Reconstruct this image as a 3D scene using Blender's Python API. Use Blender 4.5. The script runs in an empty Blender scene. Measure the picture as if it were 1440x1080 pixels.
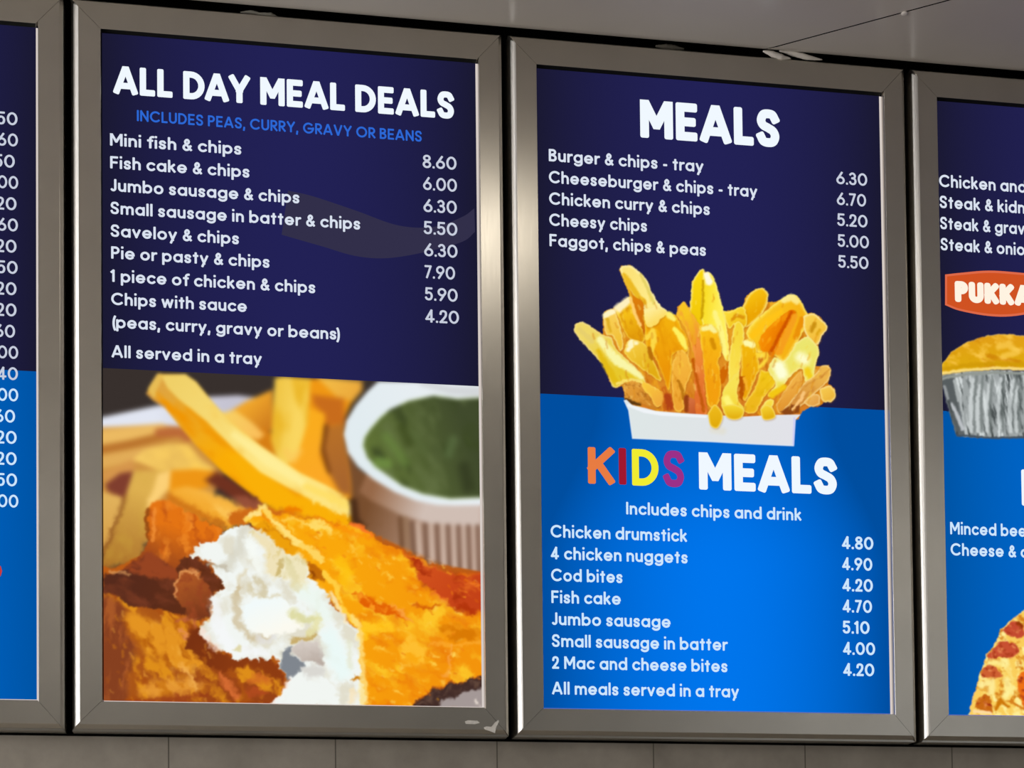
import bpy, bmesh, math, random
import numpy as np
from mathutils import Matrix, Vector

scene = bpy.context.scene
COL = scene.collection

# ------------------------------------------------------------------ camera
# Wall of boards lies in the plane y = 0, x runs to the right along it, z = 0 is the lower screen edge.
F_PX, YAW, PITCH, ROLL = 2349.96, 0.167529, 0.0331356, -0.0107807
CAM = np.array([0.922515, -2.763386, -0.452977])
SHIFT = 755.025                       # the photograph is the upper part of a wider frame
PITCH_X, SW, SH = 0.723669, 0.61875, 1.1   # board spacing, screen width, screen height
FLOOR, CEIL = -2.05, 1.1565


def cam_axes():
    cy, sy = math.cos(YAW), math.sin(YAW)
    f = np.array([sy, cy, 0.0]); r = np.array([cy, -sy, 0.0]); u = np.array([0, 0, 1.0])
    cp, sp = math.cos(PITCH), math.sin(PITCH)
    f, u = f * cp + u * sp, u * cp - f * sp
    cr, sr = math.cos(ROLL), math.sin(ROLL)
    r, u = r * cr + u * sr, u * cr - r * sr
    return r, u, f


RX, UX, FX = cam_axes()
cam_data = bpy.data.cameras.new('camera')
cam = bpy.data.objects.new('camera', cam_data)
COL.objects.link(cam)
cam_data.sensor_fit = 'HORIZONTAL'
cam_data.sensor_width = 36.0
cam_data.lens = F_PX * 36.0 / 1440.0
cam_data.shift_y = SHIFT / 1440.0
cam_data.clip_start = 0.05
m = Matrix.Identity(4)
for i in range(3):
    m[i][0], m[i][1], m[i][2], m[i][3] = RX[i], UX[i], -FX[i], CAM[i]
cam.matrix_world = m
scene.camera = cam

# ------------------------------------------------------------------ light and exposure
scene.view_settings.view_transform = 'Standard'
scene.view_settings.look = 'None'
scene.view_settings.exposure = 0.0
scene.view_settings.gamma = 1.0
scene.view_settings.use_curve_mapping = False

world = bpy.data.worlds.new('world')
scene.world = world
world.use_nodes = True
bgn = world.node_tree.nodes['Background']
bgn.inputs[0].default_value = (1.0, 0.97, 0.93, 1)
bgn.inputs[1].default_value = 0.085


def area_light(name, loc, aim, sx, sy, power, color):
    d = bpy.data.lights.new(name, 'AREA')
    d.shape = 'RECTANGLE'; d.size = sx; d.size_y = sy
    d.energy = power; d.color = color
    o = bpy.data.objects.new(name, d)
    COL.objects.link(o)
    o.location = loc
    o.rotation_euler = (Vector(aim) - Vector(loc)).to_track_quat('-Z', 'Y').to_euler()
    return o


# window daylight from the left, ceiling lamps, cool fill added behind to brighten frames
area_light('added_cool_fill', (5.2, -6.2, 0.2), (2.4, 0.0, 0.5), 3.0, 2.0, 10, (0.93, 0.97, 1.0))
area_light('ceiling_lamp_light', (1.42, -0.72, 1.13), (1.42, -0.70, -2.0), 0.34, 0.16, 1.5, (1.0, 0.93, 0.80))
area_light('ceiling_lamp_light', (0.6, -3.4, 1.12), (0.6, -3.4, -2.0), 1.2, 0.3, 5.5, (1.0, 0.95, 0.86))
area_light('ceiling_lamp_light', (3.4, -3.0, 1.12), (3.4, -3.0, -2.0), 1.2, 0.3, 5.5, (1.0, 0.95, 0.86))


# ------------------------------------------------------------------ pixel <-> wall helpers
def at(px, py, y=0.0):
    """Point (x, z) of the plane y that the photograph shows at a pixel."""
    d = FX + RX * (px - 720) / F_PX + UX * (540 + SHIFT - py) / F_PX
    t = (y - CAM[1]) / d[1]
    return CAM[0] + d[0] * t, CAM[2] + d[2] * t


def to_px(X, Y, Z):
    dx, dy, dz = X - CAM[0], Y - CAM[1], Z - CAM[2]
    z = dx * FX[0] + dy * FX[1] + dz * FX[2]
    return (720 + F_PX * (dx * RX[0] + dy * RX[1] + dz * RX[2]) / z,
            540 + SHIFT - F_PX * (dx * UX[0] + dy * UX[1] + dz * UX[2]) / z)


def lin(c):
    c = np.asarray(c, float) / 255.0
    return np.where(c <= 0.04045, c / 12.92, ((c + 0.055) / 1.055) ** 2.4)


# ------------------------------------------------------------------ materials
def new_mat(name):
    mt = bpy.data.materials.new(name)
    mt.use_nodes = True
    nt = mt.node_tree
    return mt, nt, nt.nodes['Principled BSDF']


def lit(name, rgb, strength=1.0):
    """A colour of the back-lit print."""
    mt, nt, b = new_mat(name)
    c = list(lin(rgb)) + [1]
    b.inputs['Base Color'].default_value = (0.0, 0.0, 0.0, 1)
    b.inputs['Roughness'].default_value = 0.6
    b.inputs['Specular IOR Level'].default_value = 0.0
    b.inputs['Emission Color'].default_value = c
    b.inputs['Emission Strength'].default_value = strength
    return mt


def lit_field(name, centre, edge, power=1.5, upper=0.0):
    """Back-lit flat colour; the lamps behind the panel stand in its middle, so it is weaker at the side edges."""
    mt, nt, b = new_mat(name)
    b.inputs['Base Color'].default_value = (0, 0, 0, 1)
    b.inputs['Specular IOR Level'].default_value = 0.0
    N, L = nt.nodes, nt.links
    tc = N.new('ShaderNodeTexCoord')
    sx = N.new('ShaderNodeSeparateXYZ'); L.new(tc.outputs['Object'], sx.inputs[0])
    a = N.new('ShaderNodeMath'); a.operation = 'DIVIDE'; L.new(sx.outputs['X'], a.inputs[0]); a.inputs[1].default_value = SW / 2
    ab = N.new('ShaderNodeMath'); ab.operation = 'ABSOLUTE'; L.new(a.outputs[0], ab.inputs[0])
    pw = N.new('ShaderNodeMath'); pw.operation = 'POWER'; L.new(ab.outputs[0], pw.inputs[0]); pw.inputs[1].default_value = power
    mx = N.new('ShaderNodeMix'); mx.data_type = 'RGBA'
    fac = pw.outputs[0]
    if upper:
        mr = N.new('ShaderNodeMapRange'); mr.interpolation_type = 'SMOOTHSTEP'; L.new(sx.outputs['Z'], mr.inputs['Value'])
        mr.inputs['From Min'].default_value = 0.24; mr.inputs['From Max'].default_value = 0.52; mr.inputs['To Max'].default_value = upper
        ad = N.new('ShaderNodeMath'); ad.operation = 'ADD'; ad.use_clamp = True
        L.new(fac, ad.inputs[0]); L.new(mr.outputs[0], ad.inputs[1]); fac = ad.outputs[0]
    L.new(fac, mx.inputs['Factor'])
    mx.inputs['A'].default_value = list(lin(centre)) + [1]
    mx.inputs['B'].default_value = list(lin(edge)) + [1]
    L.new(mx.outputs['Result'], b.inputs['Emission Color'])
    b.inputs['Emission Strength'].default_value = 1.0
    return mt


def lit_picture():
    mt, nt, b = new_mat('backlit_photo_print')
    b.inputs['Base Color'].default_value = (0, 0, 0, 1)
    b.inputs['Specular IOR Level'].default_value = 0.0
    at_ = nt.nodes.new('ShaderNodeAttribute'); at_.attribute_name = 'print'
    nt.links.new(at_.outputs['Color'], b.inputs['Emission Color'])
    b.inputs['Emission Strength'].default_value = 1.0
    return mt


def metal(name, rgb, rough, axis):
    """Brushed stainless steel; the brushing runs along the axis."""
    mt, nt, b = new_mat(name)
    N, L = nt.nodes, nt.links
    tc = N.new('ShaderNodeTexCoord')
    mp = N.new('ShaderNodeMapping'); L.new(tc.outputs['Object'], mp.inputs[0])
    mp.inputs['Scale'].default_value = (6, 300, 300) if axis == 'x' else (300, 300, 6)
    nz = N.new('ShaderNodeTexNoise'); L.new(mp.outputs[0], nz.inputs['Vector'])
    nz.inputs['Scale'].default_value = 3.0; nz.inputs['Detail'].default_value = 3
    n2 = N.new('ShaderNodeTexNoise'); L.new(tc.outputs['Object'], n2.inputs['Vector'])
    n2.inputs['Scale'].default_value = 9.0; n2.inputs['Detail'].default_value = 4
    r = N.new('ShaderNodeMapRange'); L.new(nz.outputs['Fac'], r.inputs['Value'])
    r.inputs['To Min'].default_value = rough - 0.05; r.inputs['To Max'].default_value = rough + 0.07
    L.new(r.outputs[0], b.inputs['Roughness'])
    cr = N.new('ShaderNodeMix'); cr.data_type = 'RGBA'; L.new(n2.outputs['Fac'], cr.inputs['Factor'])
    c = lin(rgb)
    cr.inputs['A'].default_value = list(c * 0.9) + [1]; cr.inputs['B'].default_value = list(np.minimum(c * 1.1, 1)) + [1]
    L.new(cr.outputs['Result'], b.inputs['Base Color'])
    b.inputs['Metallic'].default_value = 1.0
    bp = N.new('ShaderNodeBump'); L.new(nz.outputs['Fac'], bp.inputs['Height'])
    bp.inputs['Strength'].default_value = 0.05; bp.inputs['Distance'].default_value = 0.001
    L.new(bp.outputs[0], b.inputs['Normal'])
    return mt


def plain(name, rgb, rough=0.5, spec=0.5, noise=0.0, scale=8.0):
    mt, nt, b = new_mat(name)
    N, L = nt.nodes, nt.links
    c = lin(rgb)
    b.inputs['Base Color'].default_value = list(c) + [1]
    b.inputs['Roughness'].default_value = rough
    b.inputs['Specular IOR Level'].default_value = spec
    if noise:
        tc = N.new('ShaderNodeTexCoord')
        nz = N.new('ShaderNodeTexNoise'); L.new(tc.outputs['Object'], nz.inputs['Vector'])
        nz.inputs['Scale'].default_value = scale; nz.inputs['Detail'].default_value = 6
        mx = N.new('ShaderNodeMix'); mx.data_type = 'RGBA'; L.new(nz.outputs['Fac'], mx.inputs['Factor'])
        mx.inputs['A'].default_value = list(c * (1 - noise)) + [1]
        mx.inputs['B'].default_value = list(np.minimum(c * (1 + noise), 1)) + [1]
        L.new(mx.outputs['Result'], b.inputs['Base Color'])
    return mt


def tile_material():
    """Stone-grey wall tiles, 0.274 m wide, with thin darker joints."""
    mt, nt, b = new_mat('grey_wall_tiles')
    N, L = nt.nodes, nt.links
    tc = N.new('ShaderNodeTexCoord')
    sx = N.new('ShaderNodeSeparateXYZ'); L.new(tc.outputs['Object'], sx.inputs[0])

    def joint(sock, period, phase):
        a = N.new('ShaderNodeMath'); a.operation = 'SUBTRACT'; L.new(sock, a.inputs[0]); a.inputs[1].default_value = phase
        p = N.new('ShaderNodeMath'); p.operation = 'PINGPONG'; L.new(a.outputs[0], p.inputs[0]); p.inputs[1].default_value = period / 2
        c = N.new('ShaderNodeMath'); c.operation = 'LESS_THAN'; L.new(p.outputs[0], c.inputs[0]); c.inputs[1].default_value = 0.0011
        return c.outputs[0]
    jx = joint(sx.outputs['X'], 0.2738, 0.825)
    jz = joint(sx.outputs['Z'], 0.6, -0.35)
    mxj = N.new('ShaderNodeMath'); mxj.operation = 'MAXIMUM'; L.new(jx, mxj.inputs[0]); L.new(jz, mxj.inputs[1])
    nz = N.new('ShaderNodeTexNoise'); L.new(tc.outputs['Object'], nz.inputs['Vector'])
    nz.inputs['Scale'].default_value = 14; nz.inputs['Detail'].default_value = 8; nz.inputs['Roughness'].default_value = 0.6
    rp = N.new('ShaderNodeMix'); rp.data_type = 'RGBA'; L.new(nz.outputs['Fac'], rp.inputs['Factor'])
    rp.inputs['A'].default_value = list(lin((128, 121, 111))) + [1]
    rp.inputs['B'].default_value = list(lin((184, 176, 165))) + [1]
    mx = N.new('ShaderNodeMix'); mx.data_type = 'RGBA'; L.new(mxj.outputs[0], mx.inputs['Factor'])
    L.new(rp.outputs['Result'], mx.inputs['A']); mx.inputs['B'].default_value = list(lin((98, 92, 84))) + [1]
    L.new(mx.outputs['Result'], b.inputs['Base Color'])
    b.inputs['Roughness'].default_value = 0.5
    return mt


STEEL_H = metal('brushed_steel_across', (204, 199, 190), 0.32, 'x')
STEEL_V = metal('brushed_steel_upright', (204, 199, 190), 0.32, 'z')
EDGE_M = plain('pale_satin_edge', (248, 246, 243), 0.42, 0.6)
EDGE_M.node_tree.nodes['Principled BSDF'].inputs['Metallic'].default_value = 0.95
CASING = plain('dark_casing', (26, 27, 24), 0.7, 0.2)
TILES = tile_material()
CEIL_M = plain('satin_grey_ceiling_panel', (206, 199, 190), 0.22, 0.6, 0.06, 5.0)
WALL_M = plain('painted_wall', (170, 165, 158), 0.8, 0.2, 0.05)
FLOOR_M = plain('floor_tile', (172, 165, 156), 0.4, 0.4, 0.15)
SHADE_M = plain('painted_gap_shade', (10, 10, 9), 0.9, 0.0)  # near-black that paints shade into gaps and seams
FILM_M = plain('pale_sealant', (226, 219, 211), 0.25, 0.7, 0.1, 60)
SCUFF_M = plain('rubbed_adhesive_residue', (236, 232, 226), 0.6, 0.3, 0.2, 200)

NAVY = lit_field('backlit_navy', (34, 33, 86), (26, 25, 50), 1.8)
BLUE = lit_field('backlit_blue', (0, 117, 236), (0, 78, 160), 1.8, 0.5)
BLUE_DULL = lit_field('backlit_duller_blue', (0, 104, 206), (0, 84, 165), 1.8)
WHITE = lit('backlit_white', (240, 248, 255))
TEXT = lit('backlit_soft_white', (218, 226, 240))
PRICE = lit('backlit_pale_grey', (200, 206, 222))
TEXT_B = lit('backlit_ice_white', (205, 230, 252))
SUB_BLUE = lit('backlit_bright_blue', (44, 104, 214))
K_OR = lit('backlit_orange', (232, 124, 66))
K_RED = lit('backlit_crimson', (160, 24, 48))
K_YEL = lit('backlit_yellow', (240, 236, 50))
K_PUR = lit('backlit_purple', (156, 48, 136))
BEVEL_GLOW_B = lit('bevel_reflection_blue', (96, 112, 186))
BEVEL_GLOW = lit('bevel_reflection_pale', (214, 204, 198))
LOGO = lit('backlit_orange_red', (208, 82, 34))
LOGO_RIM = lit('backlit_coral', (222, 106, 72))
GREY_BAND = lit('backlit_grey_navy', (50, 47, 74))
RED_BIT = lit('backlit_red', (196, 60, 60))
PICTURE = lit_picture()


# ------------------------------------------------------------------ object helpers
def link_mesh(name, verts, faces, mat, parent=None, smooth=False):
    me = bpy.data.meshes.new(name)
    me.from_pydata([tuple(map(float, v)) for v in verts], [], faces)
    me.update()
    if mat: me.materials.append(mat)
    if smooth:
        for p in me.polygons: p.use_smooth = True
    o = bpy.data.objects.new(name, me)
    COL.objects.link(o)
    if parent: o.parent = parent
    return o


def box(x0, x1, y0, y1, z0, z1):
    v = [(x, y, z) for x in (x0, x1) for y in (y0, y1) for z in (z0, z1)]
    f = [(0, 1, 3, 2), (4, 6, 7, 5), (0, 4, 5, 1), (2, 3, 7, 6), (0, 2, 6, 4), (1, 5, 7, 3)]
    return v, f


def structure(name, v, f, mat):
    o = link_mesh(name, v, f, mat); o['kind'] = 'structure'
    return o


def thing(name, label, cat, loc, group=None):
    o = bpy.data.objects.new(name, None)
    COL.objects.link(o); o.location = loc
    o.empty_display_size = 0.05
    o['label'] = label; o['category'] = cat
    if group: o['group'] = group
    return o


# ------------------------------------------------------------------ the room
WY = 0.032
structure('wall_back', *box(-2.2, 7.0, WY, WY + 0.1, FLOOR, 1.26), TILES)
structure('floor', *box(-2.2, 7.0, -6.6, WY, FLOOR - 0.05, FLOOR), FLOOR_M)
structure('wall_right', *box(7.0, 7.1, -6.6, WY + 0.1, FLOOR, 1.26), WALL_M)
# left wall with the shop window opening
wv, wf = [], []


def add(b):
    n = len(wv); wv.extend(b[0]); wf.extend([tuple(i + n for i in q) for q in b[1]])


add(box(-2.3, -2.2, -6.6, WY + 0.1, FLOOR, -1.0))
add(box(-2.3, -2.2, -6.6, WY + 0.1, 1.12, 1.26))
add(box(-2.3, -2.2, -0.02, WY + 0.1, -1.0, 1.12))
add(box(-2.3, -2.2, -6.6, -2.5, -1.0, 1.12))
structure('wall_left', wv, wf, WALL_M)
wmat, wnt, wb = new_mat('daylit_window_pane')
wb.inputs['Base Color'].default_value = (0.6, 0.6, 0.6, 1)
wb.inputs['Emission Color'].default_value = (1.0, 0.985, 0.96, 1)
wb.inputs['Emission Strength'].default_value = 5.8
structure('window_1', *box(-2.28, -2.26, -2.5, -0.02, -1.0, 1.12), wmat)

# ceiling: satin metal panels with thin seams, ending just short of the menu boards
CE = -0.013


def on_ceiling(px, py, z=CEIL):
    d = FX + RX * (px - 720) / F_PX + UX * (540 + SHIFT - py) / F_PX
    t = (z - CAM[2]) / d[2]
    return CAM[0] + d[0] * t, CAM[1] + d[1] * t


sx0, sy0 = on_ceiling(1075, 70)
sx1, sy1 = on_ceiling(1335, 0)
k = (sx1 - sx0) / (sy1 - sy0)
xs = lambda y: sx0 + (y - sy0) * k       # the slanting seam
GAP = 0.0022
cv, cf, csides = [], [], []


def panel(pts, z=CEIL):
    """A ceiling panel with its edges turned up."""
    n = len(cv); q = len(pts)
    c = np.mean(np.array(pts), 0)
    ins = [tuple(np.array(p) + (c - np.array(p)) / np.linalg.norm(c - np.array(p)) * 0.0004) for p in pts]
    for p in ins: cv.append((p[0], p[1], z))
    for p in pts: cv.append((p[0], p[1], z + 0.003))
    for p in pts: cv.append((p[0], p[1], z + 0.05))
    csides.append(len(cf)); cf.append(tuple(n + i for i in range(q)))
    for i in range(q):
        j = (i + 1) % q
        cf.append((n + i, n + q + i, n + q + j, n + j))
        cf.append((n + q + i, n + 2 * q + i, n + 2 * q + j, n + q + j))




def rolled_edge(fa, fb):
    """The panel edge over the boards rolls softly upwards."""
    prof = [(CE - .016, 0), (CE - .010, .0006), (CE - .005, .0018), (CE - .0015, .0036), (CE, .0056), (CE + .0005, .05)]
    n = len(cv)
    for y_, dz in prof: cv.extend([(fa(y_), y_, CEIL + dz), (fb(y_), y_, CEIL + dz)])
    for i in range(len(prof) - 1):
        if i < 4: csides.append(len(cf))
        cf.append((n + 2 * i, n + 2 * i + 1, n + 2 * i + 3, n + 2 * i + 2))


rolled_edge(lambda y_: -2.2, lambda y_: xs(y_) - GAP); rolled_edge(lambda y_: xs(y_) + GAP, lambda y_: 7.0)
CE -= .016
YF = -0.75
panel([(-2.2, CE), (xs(CE) - GAP, CE), (xs(YF) - GAP, YF), (-2.2, YF)])
panel([(xs(CE) + GAP, CE), (7.0, CE), (7.0, YF), (xs(YF) + GAP, YF)])
panel([(-2.2, YF - 0.004), (7.0, YF - 0.004), (7.0, -6.6), (-2.2, -6.6)])
ceiling = structure('ceiling', cv, cf, CEIL_M)
ceiling.data.materials.append(SHADE_M)
for i_, p_ in enumerate(ceiling.data.polygons): p_.material_index = 0 if i_ in csides else 1  # panel sides blackened, painting the shade inside the seams
structure('shade_backing_2', *box(-1.0, 4.0, 0.0308, WY, -0.0535, 1.26), SHADE_M)  # black sheet painting the shade between and just under the boards
structure('shade_backing_1', *box(-2.2, 7.0, -6.6, WY + 0.1, 1.26, 1.30), SHADE_M)  # black cover added to keep the slot above the boards dark

# ------------------------------------------------------------------ stroke lettering
# Round geometric sans: cap height 1, x-height XH; strokes are centre lines of weight w.
XH = 0.72


def arc(cx, cy, rx, ry, a0, a1, n=None):
    n = n or max(6, int(abs(a1 - a0) / 12))
    t = np.radians(np.linspace(a0, a1, n + 1))
    return [(cx + rx * math.cos(a), cy + ry * math.sin(a)) for a in t]


def spline(P, n=7):
    P = [np.array(p, float) for p in P]
    Q = [2 * P[0] - P[1]] + P + [2 * P[-1] - P[-2]]
    out = []
    for i in range(1, len(Q) - 2):
        for s in range(n):
            t = s / n
            a, b, c, d = Q[i - 1], Q[i], Q[i + 1], Q[i + 2]
            out.append(tuple(0.5 * (2 * b + (c - a) * t + (2 * a - 5 * b + 4 * c - d) * t * t + (3 * b - a - 3 * c + d) * t ** 3)))
    out.append(tuple(P[-1]))
    return out


S_PTS = [(.96, .83), (.80, .97), (.5, 1), (.2, .96), (.04, .77), (.17, .60), (.5, .51), (.84, .40), (.97, .22), (.82, .04), (.5, 0), (.18, .04), (.02, .19)]


def glyph(ch, w):
    h = w / 2
    B = lambda W, H, u, v: (h + u * (W - w), h + v * (H - w))
    R = .355
    bowl = lambda: (arc(R, XH / 2, R - h, XH / 2 - h, 0, 360, 28)[:-1], True)
    L = lambda *p: (list(p), False)
    A = lambda p: (p, False)
    if ch == ' ': return [], .30
    if ch == 'a': return [bowl(), L((2 * R - h, h), (2 * R - h, XH - h))], 2 * R
    if ch == 'b': return [bowl(), L((h, h), (h, 1.02 - h))], 2 * R
    if ch == 'd': return [bowl(), L((2 * R - h, h), (2 * R - h, 1.02 - h))], 2 * R
    if ch == 'p': return [bowl(), L((h, -.26 + h), (h, XH - h))], 2 * R
    if ch == 'o': return [bowl()], 2 * R
    if ch == 'c': return [A(arc(R, XH / 2, R - h, XH / 2 - h, 45, 315))], 2 * R - .08
    if ch == 'e': return [A(arc(R, XH / 2, R - h, XH / 2 - h, 0, 318)), L((h, XH / 2 - .01), (2 * R - h, XH / 2 - .01))], 2 * R
    if ch == 'g':
        x = 2 * R - h
        return [bowl(), A([(x, XH - h), (x, 0.02)] + arc(R, .02, R - h, .28 - h, 0, -150)[1:])], 2 * R
    if ch == 'f': return [A([(.14 + h, h), (.14 + h, .76)] + arc(.14 + h + .18, .76, .18, 1.02 - h - .76, 180, 85)[1:]), L((h, XH - h), (.44 - h, XH - h))], .42
    if ch == 't': return [L((.13 + h, h), (.13 + h, .92 - h)), L((h, XH - h), (.42 - h, XH - h))], .42
    if ch in 'hn':
        W = .60; top = 1.02 if ch == 'h' else XH; r = W / 2 - h
        return [L((h, h), (h, top - h)), A([(h, XH - h - r)] + arc(W / 2, XH - h - r, r, r, 180, 0) + [(W - h, h)])], W
    if ch == 'm':
        W = .98; r = (W - w) / 4
        return [L((h, h), (h, XH - h)), A(arc(h + r, XH - h - r, r, r, 180, 0) + [(h + 2 * r, h)]), A(arc(h + 3 * r, XH - h - r, r, r, 180, 0) + [(W - h, h)])], W
    if ch == 'u':
        W = .60; r = W / 2 - h
        return [L((W - h, h), (W - h, XH - h)), A([(h, XH - h)] + arc(W / 2, h + r, r, r, 180, 360))], W
    if ch == 'r': return [L((h, h), (h, XH - h)), A(arc(h + .25, XH - h - .25, .25, .25, 180, 88))], .38
    if ch == 'i': return [L((h, h), (h, XH - h)), L((h, .94), (h, .945))], w
    if ch == 'l': return [L((h, h), (h, 1.02 - h))], w
    if ch == 'k': return [L((h, h), (h, 1.02 - h)), L((h, XH * .42), (.52 - h, XH - h)), L((.22, XH * .58), (.56 - h, h))], .56
    if ch == 's': return [A(spline([B(.52, XH, *p) for p in S_PTS]))], .52
    if ch == 'v': return [L((h, XH - h), (.31, h)), L((.31, h), (.62 - h, XH - h))], .62
    if ch == 'w': return [L((h, XH - h), (.25, h)), L((.25, h), (.45, XH - h)), L((.45, XH - h), (.65, h)), L((.65, h), (.90 - h, XH - h))], .90
    if ch == 'y': return [L((h, XH - h), (.32, .03)), L((.62 - h, XH - h), (.19, -.26 + h))], .62
    if ch == '-': return [L((.03 + h, .36), (.36 - h, .36))], .38
    if ch == ',': return [L((h, h + .02), (h - .03, -.10))], w + .02
    if ch == '.': return [L((h, h), (h, h + .01))], w
    if ch == '(': return [A(arc(.42, .40, .34 - h, .66, 128, 232))], .24
    if ch == ')': return [A(arc(-.18, .40, .34 - h, .66, 52, -52))], .22
    if ch == '&':
        P = [(.74, .02), (.50, .30), (.22, .66), (.20, .86), (.36, .99), (.52, .88), (.50, .70), (.26, .52), (.06, .36), (.05, .14), (.24, 0), (.50, .06), (.70, .38)]
        return [A(spline([B(.70, 1, p[0] / .74, p[1]) for p in P]))], .70
    # capitals
    if ch == 'A': W = .84; return [A([(h, h), (W / 2 - .03, 1 - h), (W / 2 + .03, 1 - h), (W - h, h)]), L((.21, .30), (W - .21, .30))], W
    if ch == 'B': W = .62; return [L((h, h), (h, 1 - h)), A([(h, 1 - h), (W * .52, 1 - h)] + arc(W * .52, .745, W * .42 - h, .255 - h, 90, -90)[1:] + [(h, .49)]), A([(h, .51 if w < .2 else .49), (W * .54, .51)] + arc(W * .54, .255 + h * .35, W * .46 - h, .255 - h * .65, 90, -90)[1:] + [(h, h)])], W
    if ch == 'C': return [A(arc(.5, .5, .5 - h, .5 - h, 48, 312))], .90
    if ch == 'D': W = .76; return [L((h, h), (h, 1 - h)), A([(h, 1 - h), (.28, 1 - h)] + arc(.28, .5, W - .28 - h, .5 - h, 90, -90)[1:] + [(h, h)])], W
    if ch in 'EF':
        W = .58
        s = [L((h, h), (h, 1 - h)), L((h, 1 - h), (W - h, 1 - h)), L((h, .5), (W - h - .04, .5))]
        if ch == 'E': s.append(L((h, h), (W - h, h)))
        return s, W
    if ch == 'G': return [A(arc(.5, .5, .5 - h, .5 - h, 48, 360)), L((.5, .46), (1 - h, .46))], .98
    if ch == 'I': return [L((h, h), (h, 1 - h))], w
    if ch == 'J': return [A([(.46 - h, 1 - h), (.46 - h, .27)] + arc(.23, .27, .23 - h, .27 - h, 0, -140)[1:])], .46
    if ch == 'K': W = .68; return [L((h, h), (h, 1 - h)), L((h, .42), (W - h, 1 - h)), L((.26, .58), (W - h, h))], W
    if ch == 'L': W = .54; return [L((h, h), (h, 1 - h)), L((h, h), (W - h, h))], W
    if ch == 'M': W = .88; return [A([(h, h), (h, 1 - h), (h + .045, 1 - h), (W / 2 - .012, .36), (W / 2 + .012, .36), (W - h - .045, 1 - h), (W - h, 1 - h), (W - h, h)])], W
    if ch == 'N': W = .74; return [L((h, h), (h, 1 - h)), L((W - h, h), (W - h, 1 - h)), L((h, 1 - h), (W - h, h))], W
    if ch == 'O': return [(arc(.5, .5, .5 - h, .5 - h, 0, 360, 32)[:-1], True)], 1.0
    if ch in 'PR':
        W = .62
        s = [L((h, h), (h, 1 - h)), A([(h, 1 - h), (W * .5, 1 - h)] + arc(W * .5, .69, W * .5 - h, .31 - h, 90, -90)[1:] + [(h, .38 + h)])]
        if ch == 'R': s.append(L((W * .5, .38), (W - h + .02, h)))
        return s, W
    if ch == 'S': return [A(spline([B(.64, 1, *p) for p in S_PTS]))], .64
    if ch == 'U': W = .70; r = W / 2 - h; return [A([(h, 1 - h)] + arc(W / 2, h + r, r, r, 180, 360) + [(W - h, 1 - h)])], W
    if ch == 'V': W = .78; return [A([(h, 1 - h), (W / 2 - .02, h), (W / 2 + .02, h), (W - h, 1 - h)])], W
    if ch == 'Y': W = .74; return [L((h, 1 - h), (W / 2, .44)), L((W - h, 1 - h), (W / 2, .44)), L((W / 2, .44), (W / 2, h))], W
    # figures
    if ch == '0': return [(arc(.36, .5, .36 - h, .5 - h, 0, 360, 30)[:-1], True)], .72
    if ch == '1': return [L((.26 - h, h), (.26 - h, 1 - h)), L((.26 - h, 1 - h), (.04, .80))], .30
    if ch == '2': W = .56; return [A(spline([B(W, 1, *p) for p in [(.02, .74), (.12, .93), (.48, 1), (.86, .92), (.94, .70), (.76, .46), (.04, .01)]])), L((h, h), (W - h, h))], W
    if ch == '3': W = .57; return [A(spline([B(W, 1, *p) for p in [(.04, .88), (.28, .99), (.62, .98), (.88, .80), (.76, .60), (.40, .54)]])), A(spline([B(W, 1, *p) for p in [(.40, .55), (.82, .48), (.98, .26), (.80, .05), (.45, 0), (.14, .05), (.0, .17)]]))], W
    if ch == '4': W = .64; return [L((.42, h), (.42, 1 - h)), L((.42, 1 - h), (h, .26)), L((h, .26), (W - h, .26))], W
    if ch == '5': W = .57; return [L((.12, 1 - h), (W - h - .03, 1 - h)), A([(.12, 1 - h), (.10, .56)] + spline([B(W, 1, *p) for p in [(.14, .56), (.48, .63), (.84, .54), (.98, .31), (.82, .07), (.45, 0), (.14, .05), (.0, .16)]]))], W
    if ch == '6': W = .64; return [(arc(W / 2, .32, W / 2 - h, .32 - h, 0, 360, 26)[:-1], True), L((h + .03, .42), (.42, 1 - h))], W
    if ch == '7': W = .54; return [L((h, 1 - h), (W - h, 1 - h)), L((W - h, 1 - h), (.18, h))], W
    if ch == '8': W = .60; return [(arc(W / 2, .275, W / 2 - h, .285 - h, 0, 360, 26)[:-1], True), (arc(W / 2, .755, W / 2 - h - .03, .255 - h, 0, 360, 26)[:-1], True)], W
    if ch == '9': W = .64; return [(arc(W / 2, .68, W / 2 - h, .32 - h, 0, 360, 26)[:-1], True), L((W - h - .03, .58), (.22, h))], W
    raise KeyError(ch)


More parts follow.
